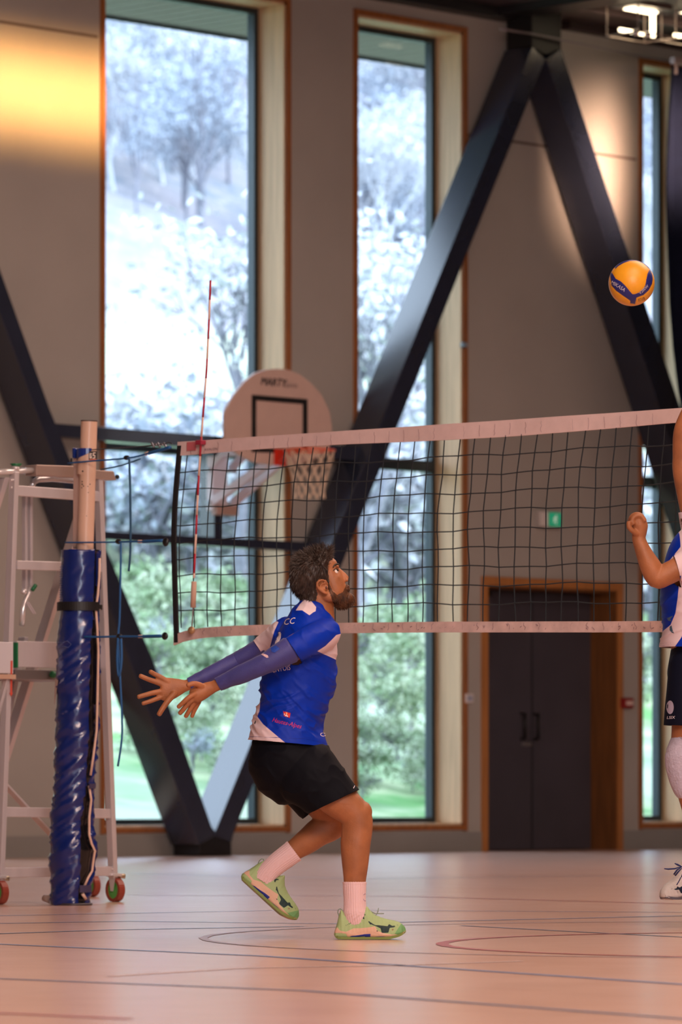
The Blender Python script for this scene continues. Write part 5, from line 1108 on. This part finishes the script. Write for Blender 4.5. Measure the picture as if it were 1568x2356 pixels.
L2(mb, [(1602, 1530, .09, 50, .09), (1620, 1620, .10, 44, .078), (1640, 1700, .10, 36, .064), (1652, 1760, .10, 32, .056), (1690, 1800, .10, 30, .052), (1735, 1840, .10, 22, .038), (1765, 1865, .10, 20, .034)], 24)
bm2 = remesh(mb, .0038, 5, .5); link('body', bm2, skin, pl, smooth=True)
hairdo(bm2, invh, pl, -1, 8); face_bits(TH2, k2, pl, -1)
mb = MB()
L2(mb, [(1622, 1226, 0, 42, .09), (1612, 1245, 0, 54, .14), (1598, 1280, 0, 64, .18), (1590, 1330, 0, 68, .178), (1588, 1380, 0, 67, .168), (1589, 1430, 0, 65, .165), (1592, 1470, 0, 72, .172), (1594, 1515, 0, 78, .176)], 44, 6)
L2(mb, [(1620, 1270, -.12, 38, .085), (1590, 1291, -.18, 34, .066), (1562, 1306, -.205, 31, .06), (1535, 1320, -.21, 30, .058)], 26)
L2(mb, [(1620, 1262, .10, 38, .08), (1606, 1210, .16, 35, .066), (1596, 1160, .18, 32, .06)], 26)
me = remesh(mb, .0048, 8, .6)
def hem2(me, a, b_, y, s, rad): hem(me, a, b_, y, s, rad, T2, K2)
hem2(me, (1541, 1284), (1558, 1345), -.20, (-1, 0), 46); hem2(me, (1570, 1175), (1625, 1175), .18, (0, -1), 45); hem2(me, (1510, 1489), (1680, 1493), 0, (0, 1), 120)
P = coords(me); Nn = normals(me); PX = inv2(P); g = fbm(np.stack([PX[:, 0] * .012, PX[:, 1] * .03 + PX[:, 0] * .01, P[:, 1] * 3], 1), (1, 1, 1), 6.0, 2); rid = (1 - np.abs(g) * 2).clip(0, 1) ** 2
setco(me, P + Nn * (rid * .007 * smoothstep((PX[:, 1] - 1300) / 80))[:, None])
wp2 = [[(1557, 1330), (1553, 1377), (1548, 1414), (1538, 1440), (1524, 1452), (1505, 1500), (1544, 1494), (1561, 1469), (1568, 1450), (1590, 1440), (1700, 1430), (1700, 1150), (1560, 1150), (1560, 1262), (1530, 1300), (1525, 1345)]]
set_layers(me, inv2(coords(me)), [wp2, [[(1511, 1481), (1700, 1484), (1700, 1485), (1511, 1482)], [(1511, 1486), (1700, 1488), (1700, 1489), (1511, 1487)]]])
j2 = link('jersey', me, shirtm, pl, smooth=True); q = j2.modifiers.new('s', 'SOLIDIFY'); q.thickness = .0025; q.offset = -1
bv4 = BVHTree.FromPolygons([tuple(v.co) for v in me.vertices], [tuple(p.vertices) for p in me.polygons])
dkp = mat('print_teal', (.05, .10, .16), .6)
for pq in ([(1530, 1424), (1536, 1422), (1543, 1419), (1537, 1427), (1540, 1432), (1533, 1430)], [(1536, 1444), (1540, 1441), (1542, 1452), (1545, 1460), (1540, 1458), (1536, 1452)]): decal(flat_poly(T2, pq), bv4, pl, 'jersey_emblem', dkp)
mb = MB()
L2(mb, [(1594, 1478, 0, 48, .155), (1594, 1510, 0, 54, .165), (1594, 1550, 0, 60, .168), (1594, 1575, 0, 54, .15)], 40, 6)
L2(mb, [(1592, 1530, -.08, 58, .11), (1589, 1590, -.10, 60, .11), (1586, 1640, -.10, 62, .11), (1584, 1690, -.10, 63, .11), (1584, 1710, -.10, 63, .11)], 34, 6)
L2(mb, [(1602, 1530, .08, 58, .11), (1616, 1590, .10, 58, .11), (1630, 1640, .10, 58, .105), (1642, 1690, .10, 58, .105)], 34, 6)
me = remesh(mb, .005, 7, .6); hem2(me, (1515, 1669), (1650, 1674), -.10, (0, 1), 74); hem2(me, (1575, 1676), (1690, 1650), .10, (0, 1), 70)
s2_ = link('shorts', me, mat('shorts_navy', (.0025, .004, .014), .7, spec=.15, bump=.1, bscale=400), pl, smooth=True); q = s2_.modifiers.new('s', 'SOLIDIFY'); q.thickness = .003; q.offset = -1
bv5 = BVHTree.FromPolygons([tuple(v.co) for v in me.vertices], [tuple(p.vertices) for p in me.polygons])
decal(flat_poly(T2, [(1535 + 7.6 * math.cos(a), 1629 + 15.5 * math.sin(a)) for a in np.linspace(0, 6.1, 20)]), bv5, pl, 'shorts_emblem', mat('print_lilac', (.36, .32, .42), .6))
decal(flat_text(T2, S2, 'LSIX', 1536, 1652.5, 6.5, .02, .2, 1.0), bv5, pl, 'shorts_lettering', prw)
# knee pad
kp = mat('kneepad_white', (.46, .42, .52), .8, bump=.5, bscale=90, var=.08, scale=20)
mb = MB(); L2(mb, [(1581, 1718, -.10, 46, .080), (1577, 1724, -.10, 45, .079), (1572, 1745, -.10, 47, .082), (1575, 1775, -.10, 45, .078), (1584, 1808, -.10, 42, .073), (1589, 1822, -.10, 37, .066)], 48, 8)
me = mb.mesh('knee_pad'); P = coords(me); Nn = normals(me); PX = inv2(P)
pads = [(1530, 1752), (1544, 1762), (1542, 1774), (1550, 1786), (1546, 1802), (1538, 1790), (1532, 1772)]; e1 = np.abs(sdf_poly(PX, pads)); e2 = np.abs(sdf_poly(PX, [(1562, 1745), (1558, 1758), (1565, 1768), (1562, 1780), (1600, 1790), (1600, 1740)]))
setco(me, P + Nn * (-.0035 * np.exp(-(np.minimum(e1, e2) / 1.4) ** 2) - .003 * np.exp(-((PX[:, 1] - 1731) / 2) ** 2))[:, None]); link('knee_pad', me, kp, pl, smooth=True)
sock([(*T2(1602, 1890, -.10), 29 * K2, .05), (*T2(1607, 1925, -.10), 26 * K2, .044), (*T2(1613, 1975, -.10), 23 * K2, .038), (*T2(1610, 2015, -.10), 24 * K2, .034)], pl)
sock([(*T2(1720, 1828, .10), 26 * K2, .044), (*T2(1745, 1850, .10), 24 * K2, .04), (*T2(1775, 1872, .10), 23 * K2, .034)], pl)
shoew = layered('shoe_white', (.50, .46, .44), [(.42, .38, .38), (.03, .04, .12), (.40, .38, .40), (.50, .46, .44), (.010, .018, .04), (.45, .30, .2), (.35, .32, .33)], rough=.5, soft=.35, bump=.2, bscale=420, spec=.35)
lace2 = mat('lace_navy', (.008, .015, .10), .7)
toe = Vector(T2(1523, 2070, -.13)); R3 = Matrix.Rotation(math.radians(180 + 46), 4, 'Z') @ Matrix.Rotation(math.radians(14), 4, 'Y')
M3 = Matrix.Translation(toe - R3 @ Vector((.285, 0, .012))) @ R3
shoe(M3, pl, shoew, lace2, laces=False, cols=mat('outsole_grey', (.10, .10, .13), .5))
R4 = Matrix.Rotation(math.radians(180), 4, 'Z') @ Matrix.Rotation(math.radians(50), 4, 'Y'); M4 = Matrix.Translation(Vector(T2(1800, 1850, .10))) @ R4; shoe(M4, pl, shoew, lace2, laces=False, cols=MATS['outsole_grey'])
def lc(pts, r=.004, y=-.16): MB().tube([T2(a, b_, y) for a, b_ in pts], [r * .5] + [r] * (len(pts) - 2) + [r * .5], 6).obj('lace', lace2, pl, smooth=True)
lc([(1521, 1997), (1530, 1998), (1545, 1997), (1562, 1992)], .0035, -.175); lc([(1545, 1985), (1552, 1988), (1562, 1993)], .0045, -.17)
lc([(1560, 1994), (1550, 2000), (1543, 2010), (1546, 2013), (1553, 2004), (1561, 1996)], .0035, -.178)
for a in ((1559, 2016, 1554, 2026), (1554, 2026, 1549, 2034), (1564, 2004, 1560, 2016)): lc([(a[0], a[1]), (a[2], a[3])], .0045, -.185)
